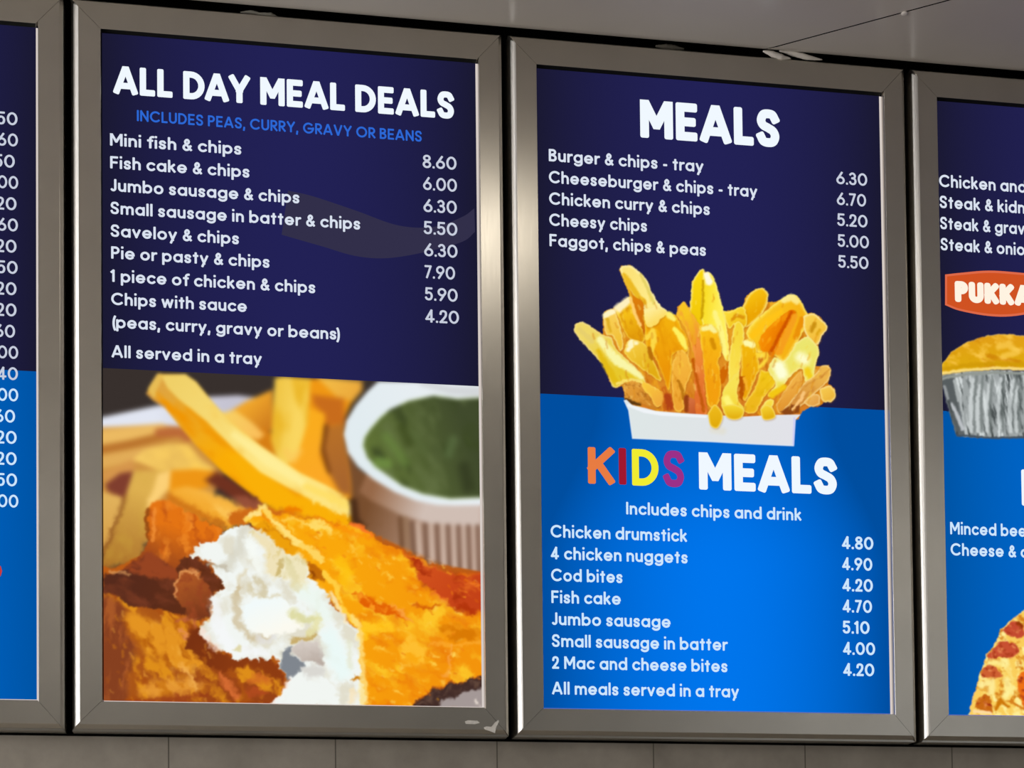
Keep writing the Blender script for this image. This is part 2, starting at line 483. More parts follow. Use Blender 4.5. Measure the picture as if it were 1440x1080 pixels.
def ribbon(pts, closed, w, verts, faces, soft=.55):
    h = w / 2
    P = [np.array(p, float) for p in pts]
    Q = [P[0]]
    for p in P[1:]:
        if np.linalg.norm(p - Q[-1]) > 1e-5: Q.append(p)
    P = Q; n = len(P)
    lf, rt = [], []
    for i in range(n):
        a = P[i - 1] if (i or closed) else None
        b = P[(i + 1) % n] if (i < n - 1 or closed) else None
        d1 = (P[i] - a) / np.linalg.norm(P[i] - a) if a is not None else None
        d2 = (b - P[i]) / np.linalg.norm(b - P[i]) if b is not None else None
        d1 = d2 if d1 is None else d1; d2 = d1 if d2 is None else d2
        n1 = np.array([-d1[1], d1[0]]); n2 = np.array([-d2[1], d2[0]])
        mm = n1 + n2; l = np.linalg.norm(mm)
        mm = n1 if l < 1e-6 else mm / l
        s = h / max(.45, float(mm @ n1))
        lf.append(P[i] + mm * s); rt.append(P[i] - mm * s)
    base = len(verts)
    for i in range(n):
        verts.append(tuple(lf[i])); verts.append(tuple(rt[i]))
    for i in range(n if closed else n - 1):
        j = (i + 1) % n
        faces.append((base + 2 * i, base + 2 * i + 1, base + 2 * j + 1, base + 2 * j))
    if not closed:
        r = h * soft
        for e, q in ((0, 1), (n - 1, n - 2)):
            d = P[e] - P[q]; d /= np.linalg.norm(d); nn = np.array([-d[1], d[0]])
            cap = [P[e] + nn * h, P[e] + nn * h + d * (h - r), P[e] + nn * (h - r * .3) + d * (h - r * .3), P[e] + nn * (h - r) + d * h,
                   P[e] - nn * (h - r) + d * h, P[e] - nn * (h - r * .3) + d * (h - r * .3), P[e] - nn * h + d * (h - r), P[e] - nn * h]
            b0 = len(verts); verts.extend(tuple(c) for c in cap)
            faces.append(tuple(range(b0, b0 + 8)))


def layout(s, w, track):
    """Strokes of a string in units of the cap height, and its width."""
    x = 0; out = []
    for i, ch in enumerate(s):
        st, adv = glyph(ch, w)
        for pts, cl in st: out.append(([(px + x, py) for px, py in pts], cl))
        x += adv + (track if ch != ' ' else 0)
        if ch == 'L' and i + 1 < len(s) and s[i + 1] in 'YV': x -= .1
        if ch == 'A' and i + 1 < len(s) and s[i + 1] == 'Y' or ch == 'D' and s[i + 1:i + 2] == 'A': x -= .06
        if ch == '.': x -= .0
    return out, x - track


def lettering(name, board, s, px0, pyb, px1, cap, w, mat, track=.115, soft=.55, y=-0.0014):
    """One line of print: left edge px0 and baseline pyb in the photograph, right edge px1, capital height in photo pixels."""
    ox = board.location.x
    X0, Z0 = at(px0, pyb, y)
    _, Zt = at(px0, pyb - cap, y)
    ch = Zt - Z0
    st, width = layout(s, w, track)
    if px1 is None: kx = ch
    else:
        X1, _ = at(px1, pyb, y); kx = (X1 - X0) / width
    v2, f = [], []
    for pts, cl in st:
        ribbon(pts, cl, w, v2, f, soft)
    v = [(X0 - ox + a * kx, y, Z0 + b * ch) for a, b in v2]
    return link_mesh(name, v, f, mat, board)


def flat_poly(name, board, pts, mat, y, smooth=False):
    ox = board.location.x
    q = [at(px, py, y) for px, py in pts]
    v = [(x - ox, y, z) for x, z in q]
    bm = bmesh.new()
    bv = [bm.verts.new(p) for p in v]
    bm.faces.new(bv); bmesh.ops.triangulate(bm, faces=bm.faces[:])
    me = bpy.data.meshes.new(name); bm.to_mesh(me); bm.free()
    me.materials.append(mat)
    o = bpy.data.objects.new(name, me); COL.objects.link(o); o.parent = board
    return o


# ------------------------------------------------------------------ menu board casing
FL, FR, FT, FB = 0.0500, 0.0438, 0.0480, 0.0500     # frame face widths left, right, top, bottom
FRONT = -0.0125
MR, MB_ = 0.0036, 0.0022      # self-lit strip at right and lower edge, painting the inner bevel's reflections


def rail_profile(width, side):
    """(distance outwards from the screen opening, y) from the inner lip to the back of the frame."""
    if side in ('left', 'top'):
        p = [(0.0, -0.0016), (0.0012, FRONT + 0.0006), (0.0016, FRONT)]
    else:
        m0 = MR if side == 'right' else MB_
        p = [(m0, -0.0016), (m0 + .0008, FRONT + 0.0006), (m0 + .0012, FRONT)]
    if side == 'left':
        c = 0.0132
        p += [(width - c, FRONT), (width - c + .0026, FRONT + .0013), (width - c + .0056, FRONT + .0036), (width - c + .0082, FRONT + .0066), (width - .0030, -0.0020), (width - .0012, 0.0020), (width, 0.0050)]
    elif side == 'right':
        p += [(width - .0060, FRONT), (width - .0050, FRONT + .0006), (width, -0.0070)]
    elif side == 'bottom':
        c = 0.0100
        p += [(width - c, FRONT), (width - c + .001, FRONT + .0010), (width - .0034, -0.0035), (width - .0030, -0.0040), (width, -0.0036)]
    else:
        p += [(width - .0030, FRONT), (width - .002, FRONT + .0006), (width, -0.0095)]
    p += [(width, 0.030)]
    return p


def make_frame(board):
    W, H = SW / 2, SH
    # the corner mitres are exact because both profiles are cut along the line through inner and outer corner
    for side, width in (('left', FL), ('right', FR), ('top', FT), ('bottom', FB)):
        prof = rail_profile(width, side)
        v = []; f = []
        g = 0.0003
        for t, y in prof:
            u = t / width
            if side in ('left', 'right'):
                x = (-W - t) if side == 'left' else (W + t)
                v.append((x, y, -u * FB + g)); v.append((x, y, H + u * FT - g))
            else:
                z = (H + t) if side == 'top' else -t
                v.append((-W - u * FL + g, y, z)); v.append((W + u * FR - g, y, z))
        n = len(prof)
        for i in range(n - 1):
            f.append((2 * i, 2 * i + 2, 2 * i + 3, 2 * i + 1) if side in ('right', 'bottom') else (2 * i, 2 * i + 1, 2 * i + 3, 2 * i + 2))
        # end caps and closed back
        f.append((0, 1, 2 * n - 1, 2 * n - 2))
        f.append(tuple(range(0, 2 * n, 2))); f.append(tuple(range(1, 2 * n, 2))[::-1])
        o = link_mesh('frame_rail', v, f, STEEL_V if side in ('left', 'right') else STEEL_H, board)
        bm = bmesh.new(); bm.from_mesh(o.data); bmesh.ops.recalc_face_normals(bm, faces=bm.faces[:]); bm.to_mesh(o.data); bm.free()
        for p in o.data.polygons: p.use_smooth = False
        if side == 'left':                                # the pale satin edge strip
            o.data.materials.append(CASING); o.data.materials.append(EDGE_M)
            for i_ in (3, 4, 5): o.data.polygons[i_].material_index = 2
        if side in ('left', 'top'):                       # inner lip blackened, its shade put into the colour
            o.data.materials.append(CASING)
            for p in o.data.polygons[:1]: p.material_index = 1


def make_board(i, label, blue_y_left, low_glow=None, dull=False):
    b = thing('menu_board', label, 'menu board', (i * PITCH_X + SW / 2, 0, 0), 'back-lit menu boards hung along the wall')
    make_frame(b)
    W = SW / 2
    v, f = box(-W - FL + .004, W + FR - .002, 0.002, 0.0305, -FB + .004, SH + FT - .003)
    link_mesh('casing', v, f, CASING, b)
    v, f = box(-W - .001, W + MR + .002, 0.0, 0.0015, -MB_ - .002, SH + .001)
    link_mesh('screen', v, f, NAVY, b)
    v = [(W, -.0005, -MB_ - .002), (W + MR + .002, -.0005, -MB_ - .002), (W + MR + .002, -.0005, SH), (W, -.0005, SH), (-W, -.0005, -MB_ - .002), (-W, -.0005, 0), (W, -.0005, 0)]
    link_mesh('bevel_glow', v[:4], [(0, 1, 2, 3)], BEVEL_GLOW, b)  # glowing strips stand in for reflections in the inner bevel
    link_mesh('bevel_glow', [v[4], v[0], v[6], v[5]], [(0, 1, 2, 3)], low_glow or BEVEL_GLOW, b)
    if blue_y_left is not None:
        x0, z = at(*blue_y_left)
        v = [(-W, -.0004, 0), (W, -.0004, 0), (W, -.0004, z), (-W, -.0004, z)]
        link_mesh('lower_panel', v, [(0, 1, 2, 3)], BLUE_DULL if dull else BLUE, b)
    return b


# ------------------------------------------------------------------ painted food photographs (the prints on the boards)
class Canvas:
    """A soft raster in photograph pixels; it becomes the colours of a finely divided print."""
    def __init__(s, x0, y0, x1, y1, base, ss=1.5, seed=1):
        s.x0, s.y0, s.ss = x0, y0, ss
        s.w, s.h = int((x1 - x0) * ss), int((y1 - y0) * ss)
        s.a = np.zeros((s.h, s.w, 3)); s.a[:] = base
        s.cov = np.zeros((s.h, s.w))
        s.rs = np.random.RandomState(seed)
        s.Y, s.X = np.mgrid[0:s.h, 0:s.w]
        s.X = s.X / ss + x0; s.Y = s.Y / ss + y0

    def fbm(s, X, Y, scale, ang=0.0, stretch=1.0, octaves=4, seed=0):
        ca, sa = math.cos(math.radians(ang)), math.sin(math.radians(ang))
        u = (X * ca + Y * sa) / (scale * stretch); v = (-X * sa + Y * ca) / scale
        tot = np.zeros_like(X); amp = 1; norm = 0
        for o in range(octaves):
            rs = np.random.RandomState(seed * 31 + o)
            tab = rs.rand(64, 64)
            ui, vi = np.floor(u).astype(int), np.floor(v).astype(int)
            fu, fv = u - ui, v - vi
            fu = fu * fu * (3 - 2 * fu); fv = fv * fv * (3 - 2 * fv)
            g = lambda a, b: tab[a % 64, b % 64]
            tot += amp * ((g(ui, vi) * (1 - fu) + g(ui + 1, vi) * fu) * (1 - fv) + (g(ui, vi + 1) * (1 - fu) + g(ui + 1, vi + 1) * fu) * fv)
            norm += amp; amp *= .5; u = u * 2 + 11.3; v = v * 2 + 7.1
        return tot / norm

    def _sd(s, P, X, Y):
        d = np.full(X.shape, 1e9); ins = np.zeros(X.shape, bool)
        n = len(P)
        for i in range(n):
            ax, ay = P[i]; bx, by = P[(i + 1) % n]
            ex, ey = bx - ax, by - ay
            L2 = ex * ex + ey * ey + 1e-9
            t = np.clip(((X - ax) * ex + (Y - ay) * ey) / L2, 0, 1)
            d = np.minimum(d, (X - ax - t * ex) ** 2 + (Y - ay - t * ey) ** 2)
            c = ((ay > Y) != (by > Y)) & (X < ex * (Y - ay) / (by - ay + 1e-12) + ax)
            ins ^= c
        d = np.sqrt(d)
        return np.where(ins, -d, d)

    def _win(s, P, pad):
        P = np.array(P)
        x0, y0 = P.min(0) - pad; x1, y1 = P.max(0) + pad
        i0, i1 = max(0, int((y0 - s.y0) * s.ss)), min(s.h, int((y1 - s.y0) * s.ss) + 2)
        j0, j1 = max(0, int((x0 - s.x0) * s.ss)), min(s.w, int((x1 - s.x0) * s.ss) + 2)
        return slice(i0, max(i0, i1)), slice(j0, max(j0, j1))

    def poly(s, P, c, soft=1.2, c2=None, g=None, rough=0.0, rscale=6, noise=None, alpha=1.0, edge=None, seed=1, round_=False):
        """Filled outline. c..c2 runs along the arrow g; rough frays the outline; noise = (colour, scale, angle, stretch, amount, bias)."""
        if round_: P = spline(list(P) + [P[0]], 5)[:-1]
        W = s._win(P, soft * 2 + rough * 2)
        X, Y = s.X[W], s.Y[W]
        if X.size == 0: return
        d = s._sd(P, X, Y)
        if rough: d = d + (s.fbm(X, Y, rscale, seed=seed + 5) - .5) * 2 * rough
        a = np.clip(.5 - d / soft, 0, 1)
        a = a * a * (3 - 2 * a) * alpha
        col = np.zeros(X.shape + (3,)); col[:] = c
        if c2 is not None:
            (ax, ay), (bx, by) = g
            t = np.clip(((X - ax) * (bx - ax) + (Y - ay) * (by - ay)) / ((bx - ax) ** 2 + (by - ay) ** 2), 0, 1)[..., None]
            col = col * (1 - t) + np.array(c2, float) * t
        if edge is not None:
            ec, ew = edge
            t = np.clip(1 + d / ew, 0, 1)[..., None] ** 1.5
            col = col * (1 - t) + np.array(ec, float) * t
        for nz in (noise or []):
            nc, sc, an, stt, am, bi = nz
            t = np.clip((s.fbm(X, Y, sc, an, stt, seed=seed + int(sc * 7)) - bi) * am * 2.2, 0, 1)[..., None]
            col = col * (1 - t) + np.array(nc, float) * t
        s.a[W] = s.a[W] * (1 - a[..., None]) + col * a[..., None]
        s.cov[W] = np.maximum(s.cov[W], a)

    def line(s, P, r, c, soft=1.5, alpha=1.0):
        """Soft stroke; r one radius or one per point."""
        P = np.array(P, float)
        r = np.full(len(P), r, float) if np.isscalar(r) else np.array(r, float)
        W = s._win(P, r.max() + soft * 2)
        X, Y = s.X[W], s.Y[W]
        if X.size == 0: return
        d = np.full(X.shape, 1e9)
        for i in range(len(P) - 1):
            ax, ay = P[i]; ex, ey = P[i + 1] - P[i]
            t = np.clip(((X - ax) * ex + (Y - ay) * ey) / (ex * ex + ey * ey + 1e-9), 0, 1)
            d = np.minimum(d, np.hypot(X - ax - t * ex, Y - ay - t * ey) - (r[i] * (1 - t) + r[i + 1] * t))
        a = np.clip(.5 - d / soft, 0, 1); a = (a * a * (3 - 2 * a) * alpha)
        s.a[W] = s.a[W] * (1 - a[..., None]) + np.array(c, float) * a[..., None]
        s.cov[W] = np.maximum(s.cov[W], a)

    def blur(s, sigma):
        n = max(1, int(round(sigma * s.ss * 2)))
        k = np.exp(-.5 * (np.arange(-n, n + 1) / (sigma * s.ss)) ** 2); k /= k.sum()
        for ax in (0, 1):
            p = np.pad(s.a, [(n, n) if i == ax else (0, 0) for i in range(3)], mode='edge')
            s.a = sum(kk * (p[i:i + s.h] if ax == 0 else p[:, i:i + s.w]) for i, kk in enumerate(k))

    def warp(s, amp, scale, box=None, fade=10, ang=0, stretch=1.0, seed=3, below=False):
        """Shifts the paint by a random field so that outlines become organic."""
        f = np.ones_like(s.X)
        if box:
            x0, y0, x1, y1 = box
            f = np.clip(np.minimum(np.minimum(s.X - x0, x1 - s.X), np.minimum(s.Y - y0, y1 - s.Y)) / fade, 0, 1)
        if below: f = f * np.clip((s.Y - 738 - np.maximum(s.X - 490, 0) * .39) / 6 + (s.X < 490) * 9, 0, 1)
        dx = (s.fbm(s.X, s.Y, scale, ang, stretch, 3, seed) - .5) * 2 * amp * f
        dy = (s.fbm(s.X, s.Y, scale, ang, stretch, 3, seed + 9) - .5) * 2 * amp * f
        c, cov = s.sample(s.X + dx, s.Y + dy)
        s.a, s.cov = c, cov

    def sample(s, px, py):
        fx = np.clip((px - s.x0) * s.ss, 0, s.w - 1.001); fy = np.clip((py - s.y0) * s.ss, 0, s.h - 1.001)
        i, j = fy.astype(int), fx.astype(int); v, u = (fy - i), (fx - j)
        def bl(A):
            uu, vv = (u[..., None], v[..., None]) if A.ndim == 3 else (u, v)
            return (A[i, j] * (1 - uu) + A[i, j + 1] * uu) * (1 - vv) + (A[i + 1, j] * (1 - uu) + A[i + 1, j + 1] * uu) * vv
        return bl(s.a), bl(s.cov)


def print_mesh(name, board, canvas, X0, X1, Z0, Z1, step, y, cut=None):
    """The print itself: a fine flat sheet of board coordinates, coloured from the canvas; cut drops what lies outside the motif."""
    nx, nz = int((X1 - X0) / step) + 1, int((Z1 - Z0) / step) + 1
    gx, gz = np.meshgrid(np.linspace(X0, X1, nx), np.linspace(Z0, Z1, nz))
    px, py = to_px(gx, y, gz)
    c, cov = canvas.sample(px, py)
    idx = np.arange(nx * nz).reshape(nz, nx)
    q = np.stack([idx[:-1, :-1], idx[:-1, 1:], idx[1:, 1:], idx[1:, :-1]], -1).reshape(-1, 4)
    if cut is not None:
        q = q[(cov.reshape(-1)[q] > cut).any(1)]
    used = np.unique(q); remap = np.full(nx * nz, -1); remap[used] = np.arange(len(used)); q = remap[q]
    co = np.stack([gx.ravel() - board.location.x, np.full(nx * nz, y), gz.ravel()], -1)[used]
    me = bpy.data.meshes.new(name)
    me.vertices.add(len(co)); me.vertices.foreach_set('co', co.ravel())
    me.loops.add(q.size); me.loops.foreach_set('vertex_index', q.ravel().astype(np.int32))
    me.polygons.add(len(q)); me.polygons.foreach_set('loop_start', np.arange(0, q.size, 4, dtype=np.int32))
    me.polygons.foreach_set('loop_total', np.full(len(q), 4, dtype=np.int32))
    me.update(calc_edges=True)
    at_ = me.color_attributes.new('print', 'FLOAT_COLOR', 'POINT')
    rgb = lin(np.clip(c.reshape(-1, 3)[used], 0, 255))
    at_.data.foreach_set('color', np.concatenate([rgb, np.ones((len(rgb), 1))], 1).ravel().astype(np.float32))
    me.materials.append(PICTURE)
    o = bpy.data.objects.new(name, me); COL.objects.link(o); o.parent = board
    return o


def tile(ox, oy, k, pts):
    return [(ox + x / k, oy + y / k) for x, y in pts]


def paint_fish():
    """Fried fish with chips and a ramekin of mushy peas."""
    C = Canvas(138, 512, 690, 1000, (56, 48, 45), 1.6, 3)
    t1 = lambda *p: tile(140, 510, 5.143, p)
    t2 = lambda *p: tile(400, 510, 5.143, p)
    t3 = lambda *p: tile(140, 680, 5.143, p)
    t4 = lambda *p: tile(400, 680, 5.143, p)
    t5 = lambda *p: tile(140, 800, 5.143, p)
    t6 = lambda *p: tile(400, 800, 5.143, p)
    # plate rim and the mass of chips behind
    C.poly(t1((-60, 410), (250, 345), (420, 310), (800, 245), (1000, 235), (1200, 260), (1200, 420), (900, 480), (500, 480), (-60, 500)), (226, 230, 242), 6, (198, 196, 210), t1((400, 380), (900, 300)))
    C.poly(t1((-60, 470), (150, 462), (460, 450), (640, 470), (900, 800), (700, 1200), (-60, 1400)), (206, 146, 66), 5)
    C.line(t1((-40, 545), (180, 520), (440, 480)), [10, 10, 7], (236, 186, 98), 9)
    C.line(t1((-30, 640), (230, 590), (560, 505)), [5, 6, 5], (186, 116, 46), 8)
    C.line(t1((430, 505), (580, 500), (640, 540)), [6, 7, 6], (188, 106, 56), 8)
    C.line(t1((-20, 725), (260, 670), (420, 640)), [9, 9, 8], (226, 172, 88), 8)
    C.poly(t1((10, 800), (240, 700), (260, 780), (60, 880)), (214, 150, 76), 6)
    C.poly(t1((240, 700), (320, 630), (500, 585), (640, 590), (730, 690), (830, 770), (700, 800), (500, 810)), (246, 202, 100), 4, (252, 206, 90), t1((300, 650), (750, 760)), noise=[((232, 186, 90), 18, 30, 2, 1.5, .45)])
    C.poly(t1((510, 780), (700, 770), (850, 790), (780, 900), (640, 930), (500, 940)), (238, 150, 22), 5)
    C.poly(t1((40, 880), (150, 800), (245, 785), (225, 940), (160, 980), (60, 930)), (128, 62, 46), 6)
    C.poly(t1((760, 850), (850, 785), (960, 850), (1190, 1010), (1090, 1070), (960, 980)), (112, 50, 32), 8)
    C.poly(t1((950, 960), (1060, 970), (1190, 1010), (1180, 1080), (1060, 1090)), (150, 80, 56), 5)
    # pale chips at far left
    C.poly(t3((-20, 60), (60, 70), (175, 105), (150, 230), (60, 400), (-20, 520)), (226, 178, 92), 4, (214, 160, 76), t3((60, 90), (20, 420)))
    C.poly(t3((245, -90), (515, -100), (500, 40), (330, 200), (345, 330), (320, 480), (270, 570), (120, 600), (-20, 640), (40, 480), (110, 300), (180, 110)), (222, 176, 80), 3,
           (170, 112, 42), t3((330, 60), (180, 600)), noise=[((206, 166, 60), 12, 100, 2, .7, .52)])
    C.poly(t3((390, 40), (420, -70), (515, -95), (505, 30), (400, 150), (330, 210), (350, 120)), (252, 208, 118), 4)
    C.line(t3((185, 100), (120, 280), (50, 440), (20, 520)), [2.5, 2.2, 2.6, 2.2], (140, 84, 34), 3)
    # golden chip above the back fish piece
    C.poly(t3((520, 40), (630, 20), (760, 50), (920, 110), (1090, 200), (1040, 280), (930, 325), (760, 270), (600, 180), (500, 120)), (248, 182, 66), 3.5,
           (240, 160, 34), t3((820, 90), (740, 260)), noise=[((254, 200, 92), 14, 25, 3, 1.6, .5)])
    C.line(t3((510, 100), (700, 205), (880, 300)), [5, 5, 4], (206, 116, 24), 6)
    # chips to the right of the long one
    C.poly(t1((930, 360), (1060, 280), (1250, 195), (1260, 480), (1180, 520), (1040, 430)), (240, 166, 44), 5, (206, 124, 30), t1((1080, 300), (1230, 460)))
    C.poly(t1((1000, 540), (1190, 470), (1260, 520), (1300, 740), (1440, 800), (1300, 800)), (214, 126, 20), 6)
    C.poly(t1((850, 370), (980, 345), (1100, 430), (1195, 520), (1150, 560), (1040, 540), (940, 500)), (248, 208, 98), 4, (250, 190, 90), t1((900, 380), (1160, 530)))
    C.poly(t2((-20, 100), (560, 140), (560, 200), (480, 300), (430, 420), (440, 600), (500, 780), (495, 1000), (380, 980), (-20, 800)), (240, 152, 20), 3)
    C.poly(t2((230, 100), (560, 130), (560, 200), (490, 280), (380, 250)), (242, 186, 70), 5, (236, 170, 60), t2((300, 150), (500, 260)))
    C.poly(t2((200, 230), (430, 260), (440, 450), (300, 460), (290, 380), (210, 300)), (200, 108, 28), 9)
    C.poly(t2((280, 470), (430, 440), (440, 560), (480, 760), (490, 970), (400, 940), (310, 780), (265, 640)), (184, 112, 40), 7, (166, 100, 46), t2((300, 500), (460, 900)))
    C.line(t2((300, 460), (275, 620), (320, 790)), [3.5, 3, 3], (124, 66, 20), 6)
    C.poly(t2((180, 330), (290, 370), (270, 560), (250, 680), (330, 840), (400, 960), (250, 900), (-20, 790), (60, 700)), (250, 172, 30), 4, (252, 168, 40), t2((150, 500), (300, 900)))
    C.poly(t1((1268, 112), (1290, 106), (1340, 100), (1337 + 190, 118), (1337 + 168, 430), (1337 + 88, 690), (1337 - 20, 760), (1280, 690), (1240, 560)), (240, 198, 72), 3,
           (250, 214, 96), t1((1270, 400), (1420, 420)), noise=[((236, 184, 44), 20, 90, 3, 1.8, .5)])
    C.line(t2((10, 640), (60, 700), (110, 640)), [4, 6, 4], (252, 200, 90), 8, .7)
    C.blur(2.6)
    C.line([(330, 728), (380, 722), (430, 730), (500, 745), (600, 795), (690, 812)], 10, (206, 106, 22), 6)
    # the long chip in front
    body = [(207, 552), (214, 538), (225.5, 525.8), (246, 526), (260.5, 526), (276, 537), (299.5, 566), (325, 594), (368, 628), (420, 664), (458, 682), (484, 697), (494, 711), (496, 734), (480, 737), (449, 724.7), (420, 716), (372, 709), (315, 665.5), (276, 626.7), (250, 596), (227.5, 568), (214, 561)]
    C.poly(body, (222, 164, 66), 2.2, (250, 172, 6), [(215, 550), (310, 650)], noise=[((240, 150, 4), 16, 40, 3, 2.0, .5)])
    C.poly([(318, 640), (340, 640), (420, 700), (470, 716), (492, 734), (440, 728), (372, 711)], (250, 176, 8), 8)
    C.poly([(226, 527), (261, 526.5), (276, 537), (299.5, 566), (325, 594), (368, 628), (420, 664), (458, 682), (484, 697), (494, 711), (495, 726), (460, 716), (420, 694), (366, 664), (330, 632), (290, 592), (252, 562), (236, 546)], (240, 208, 104), 3.4,
           (254, 228, 128), [(240, 540), (370, 640)], noise=[((246, 200, 84), 15, 40, 3, 1.6, .55)])
    C.line([(330, 612), (375, 646), (425, 678)], [5, 9, 6], (255, 240, 156), 12, .8)
    C.line([(430, 684), (470, 702), (488, 712)], [4, 6, 4], (255, 222, 100), 8, .8)
    C.line([(224, 530), (214, 548), (216, 556)], [5, 6, 3], (232, 188, 84), 4)
    C.line([(207, 553), (216, 562), (232, 572)], 1.6, (206, 150, 70), 3)
    C.blur(1.0)
    # ramekin with mushy peas
    C.poly([(488, 630), (502, 658), (555, 694), (614, 711), (700, 709), (700, 812), (655, 806), (600, 784), (560, 768), (525, 752), (503, 735), (494, 716), (496, 690)], (120, 78, 46), 3, (198, 168, 154), [(520, 700), (640, 740)])
    C.poly(t4((540, 60), (620, 120), (850, 230), (1050, 290), (1420, 310), (1420, 80), (1100, 130), (850, 60), (600, -80)), (150, 104, 72), 6, (208, 190, 180), t4((620, 80), (1000, 220)))
    for x, yt, yb in [(880, 250, 450), (965, 285, 500), (1060, 300, 590), (1145, 305, 610), (1225, 310, 640), (1300, 312, 660), (1372, 312, 680), (1440, 312, 700)]:
        C.line(t4((x - 42, yt), (x - 30, yb)), 3.4, (116, 84, 66) if x > 900 else (110, 74, 48), 5, .85)
        C.line(t4((x, yt + 4), (x + 14, yb + 10)), 3.3, (206, 182, 166) if x > 950 else (150, 116, 88), 4.5, .85)
    C.line(t4((500, 130), (510, 260), (560, 320)), [5, 6, 5], (74, 44, 24), 8)
    C.poly([(483.5, 611), (487, 592), (500, 570), (517, 550), (532, 536), (700, 536), (700, 710), (640, 711), (614, 710), (585, 704), (555, 692), (525, 674), (503, 656), (489, 636)], (226, 236, 240), 3.2,
           (232, 238, 242), [(500, 580), (600, 540)])
    C.line(t2((1000, 150), (1200, 200), (1400, 215)), [4, 6, 8], (206, 208, 210), 10, .8)
    C.poly(t2((568, 600), (580, 540), (620, 480), (690, 400), (760, 340), (900, 275), (1080, 238), (1250, 262), (1460, 250), (1460, 975), (1200, 985), (1000, 950), (850, 890), (680, 770), (600, 690)), (98, 116, 54), 5,
           (64, 74, 44), t2((600, 700), (1300, 450)), edge=((150, 172, 90), 2.5), noise=[((60, 72, 36), 15, 70, 2, 1.6, .5), ((104, 118, 72), 20, 60, 2.5, 1.2, .56)])
    C.line(t2((680, 720), (740, 730)), 7, (112, 144, 66), 12, .8)
    C.line(t2((740, 540), (870, 720)), 6, (104, 132, 62), 14, .7)
    C.line(t2((1220, 560), (1190, 660)), 6, (92, 112, 68), 14, .7)
    C.line(t2((930, 520), (1010, 620)), 5, (88, 104, 58), 12, .6)
    C.line(t2((850, 470), (900, 580)), 6, (58, 70, 28), 12, .6)
    C.line(t2((1300, 760), (1330, 900)), 8, (44, 50, 28), 16, .6)
    keep = C.a.copy(); C.blur(2.2)
    m_ = np.clip((C.X - 470) / 25, 0, 1)[..., None]
    C.a = keep * (1 - m_) + C.a * m_
    C.poly([(100, 797), (165, 798), (212, 770), (300, 756), (345, 742), (372, 722), (450, 730), (520, 747), (600, 790), (700, 808), (700, 1020), (100, 1020)], (186, 92, 22), 3)
    # back-left piece of battered fish and the dark hollow in front of it
    C.poly(t3((330, 215), (385, 130), (500, 118), (620, 190), (760, 262), (900, 320), (860, 420), (740, 470), (690, 580), (560, 720), (300, 680), (150, 640), (230, 570), (320, 480), (345, 400)), (228, 116, 20), 2.5,
           (140, 62, 28), t3((560, 320), (420, 640)), rough=1.5, noise=[((192, 86, 20), 8, 60, 2, 1.5, .52), ((246, 146, 44), 9, 80, 2, 1.2, .56)])
    C.line(t3((350, 190), (335, 300), (345, 400)), [3, 3, 2], (150, 76, 20), 4)
    C.line(t3((400, 180), (390, 330), (370, 420)), [2, 2.5, 1.5], (248, 152, 60), 3, .7)
    C.poly(t3((30, 655), (130, 640), (300, 620), (420, 660), (560, 690), (590, 560), (640, 530), (790, 560), (830, 640), (915, 738), (820, 800), (800, 930), (720, 1010), (620, 955), (420, 905), (250, 895), (110, 820), (20, 790)), (86, 42, 28), 3,
           (98, 46, 22), t3((200, 750), (800, 900)), noise=[((116, 56, 34), 14, 20, 2, 1.6, .5)])
    C.poly(t3((230, 590), (330, 500), (470, 560), (570, 640), (540, 700), (380, 680), (220, 650)), (150, 68, 34), 6, noise=[((110, 50, 30), 9, 20, 2, 2, .5)])
    C.line(t3((85, 632), (140, 640), (210, 660)), [2, 1.5, 1.5], (214, 150, 90), 3, .8)
    C.poly(t3((530, 790), (545, 730), (560, 680), (610, 640), (680, 620), (740, 650), (770, 700), (810, 800), (800, 880), (760, 960), (700, 1000), (620, 940), (580, 870)), (176, 90, 38), 2.5,
           (122, 56, 28), t3((620, 680), (740, 960)), rough=1.6, rscale=3, noise=[((150, 68, 34), 8, 0, 1, 2, .5)])
    C.line(t3((545, 810), (550, 740), (575, 680), (620, 645), (690, 632), (740, 680)), 1.5, (232, 160, 92), 2.5, .9)
    # front-left battered fish
    C.poly(t5((-40, 175), (60, 172), (130, 200), (250, 280), (350, 285), (480, 310), (620, 345), (720, 380), (740, 470), (830, 560), (960, 640), (1230, 620), (1300, 700), (1350, 840), (1300, 920), (1200, 1000), (-40, 1000)), (170, 86, 24), 2.5,
           (150, 66, 22), t5((400, 500), (1000, 850)), rough=1.2, noise=[((222, 142, 26), 13, 55, 2.2, 2.6, .45), ((168, 80, 20), 10, 60, 2.5, 2.4, .56)])
    C.poly(t5((-40, 180), (60, 180), (200, 290), (180, 420), (260, 560), (220, 760), (180, 1000), (-40, 1000)), (134, 64, 32), 12, noise=[((168, 88, 40), 7, 95, 5, 2.2, .5)])
    C.poly(t5((170, 345), (250, 310), (420, 380), (560, 400), (640, 540), (760, 700), (640, 760), (480, 700), (330, 600), (210, 430)), (228, 148, 34), 16, noise=[((186, 100, 16), 9, 60, 2.5, 2.2, .5), ((246, 186, 80), 11, 50, 2, 1.6, .6)])
    C.poly(t5((280, 880), (420, 800), (640, 800), (800, 850), (640, 900), (420, 940)), (228, 150, 50), 16, noise=[((204, 120, 24), 9, 40, 2, 2.2, .5)])
    C.line(t5((600, 700), (680, 830), (700, 860)), [4, 5, 3], (244, 178, 84), 7, .8)
    C.line(t5((880, 760), (930, 850), (990, 920)), [4, 5, 4], (226, 116, 56), 7, .8)
    C.line(t5((1090, 810), (1180, 780), (1210, 800)), [5, 7, 5], (206, 104, 36), 9, .8)
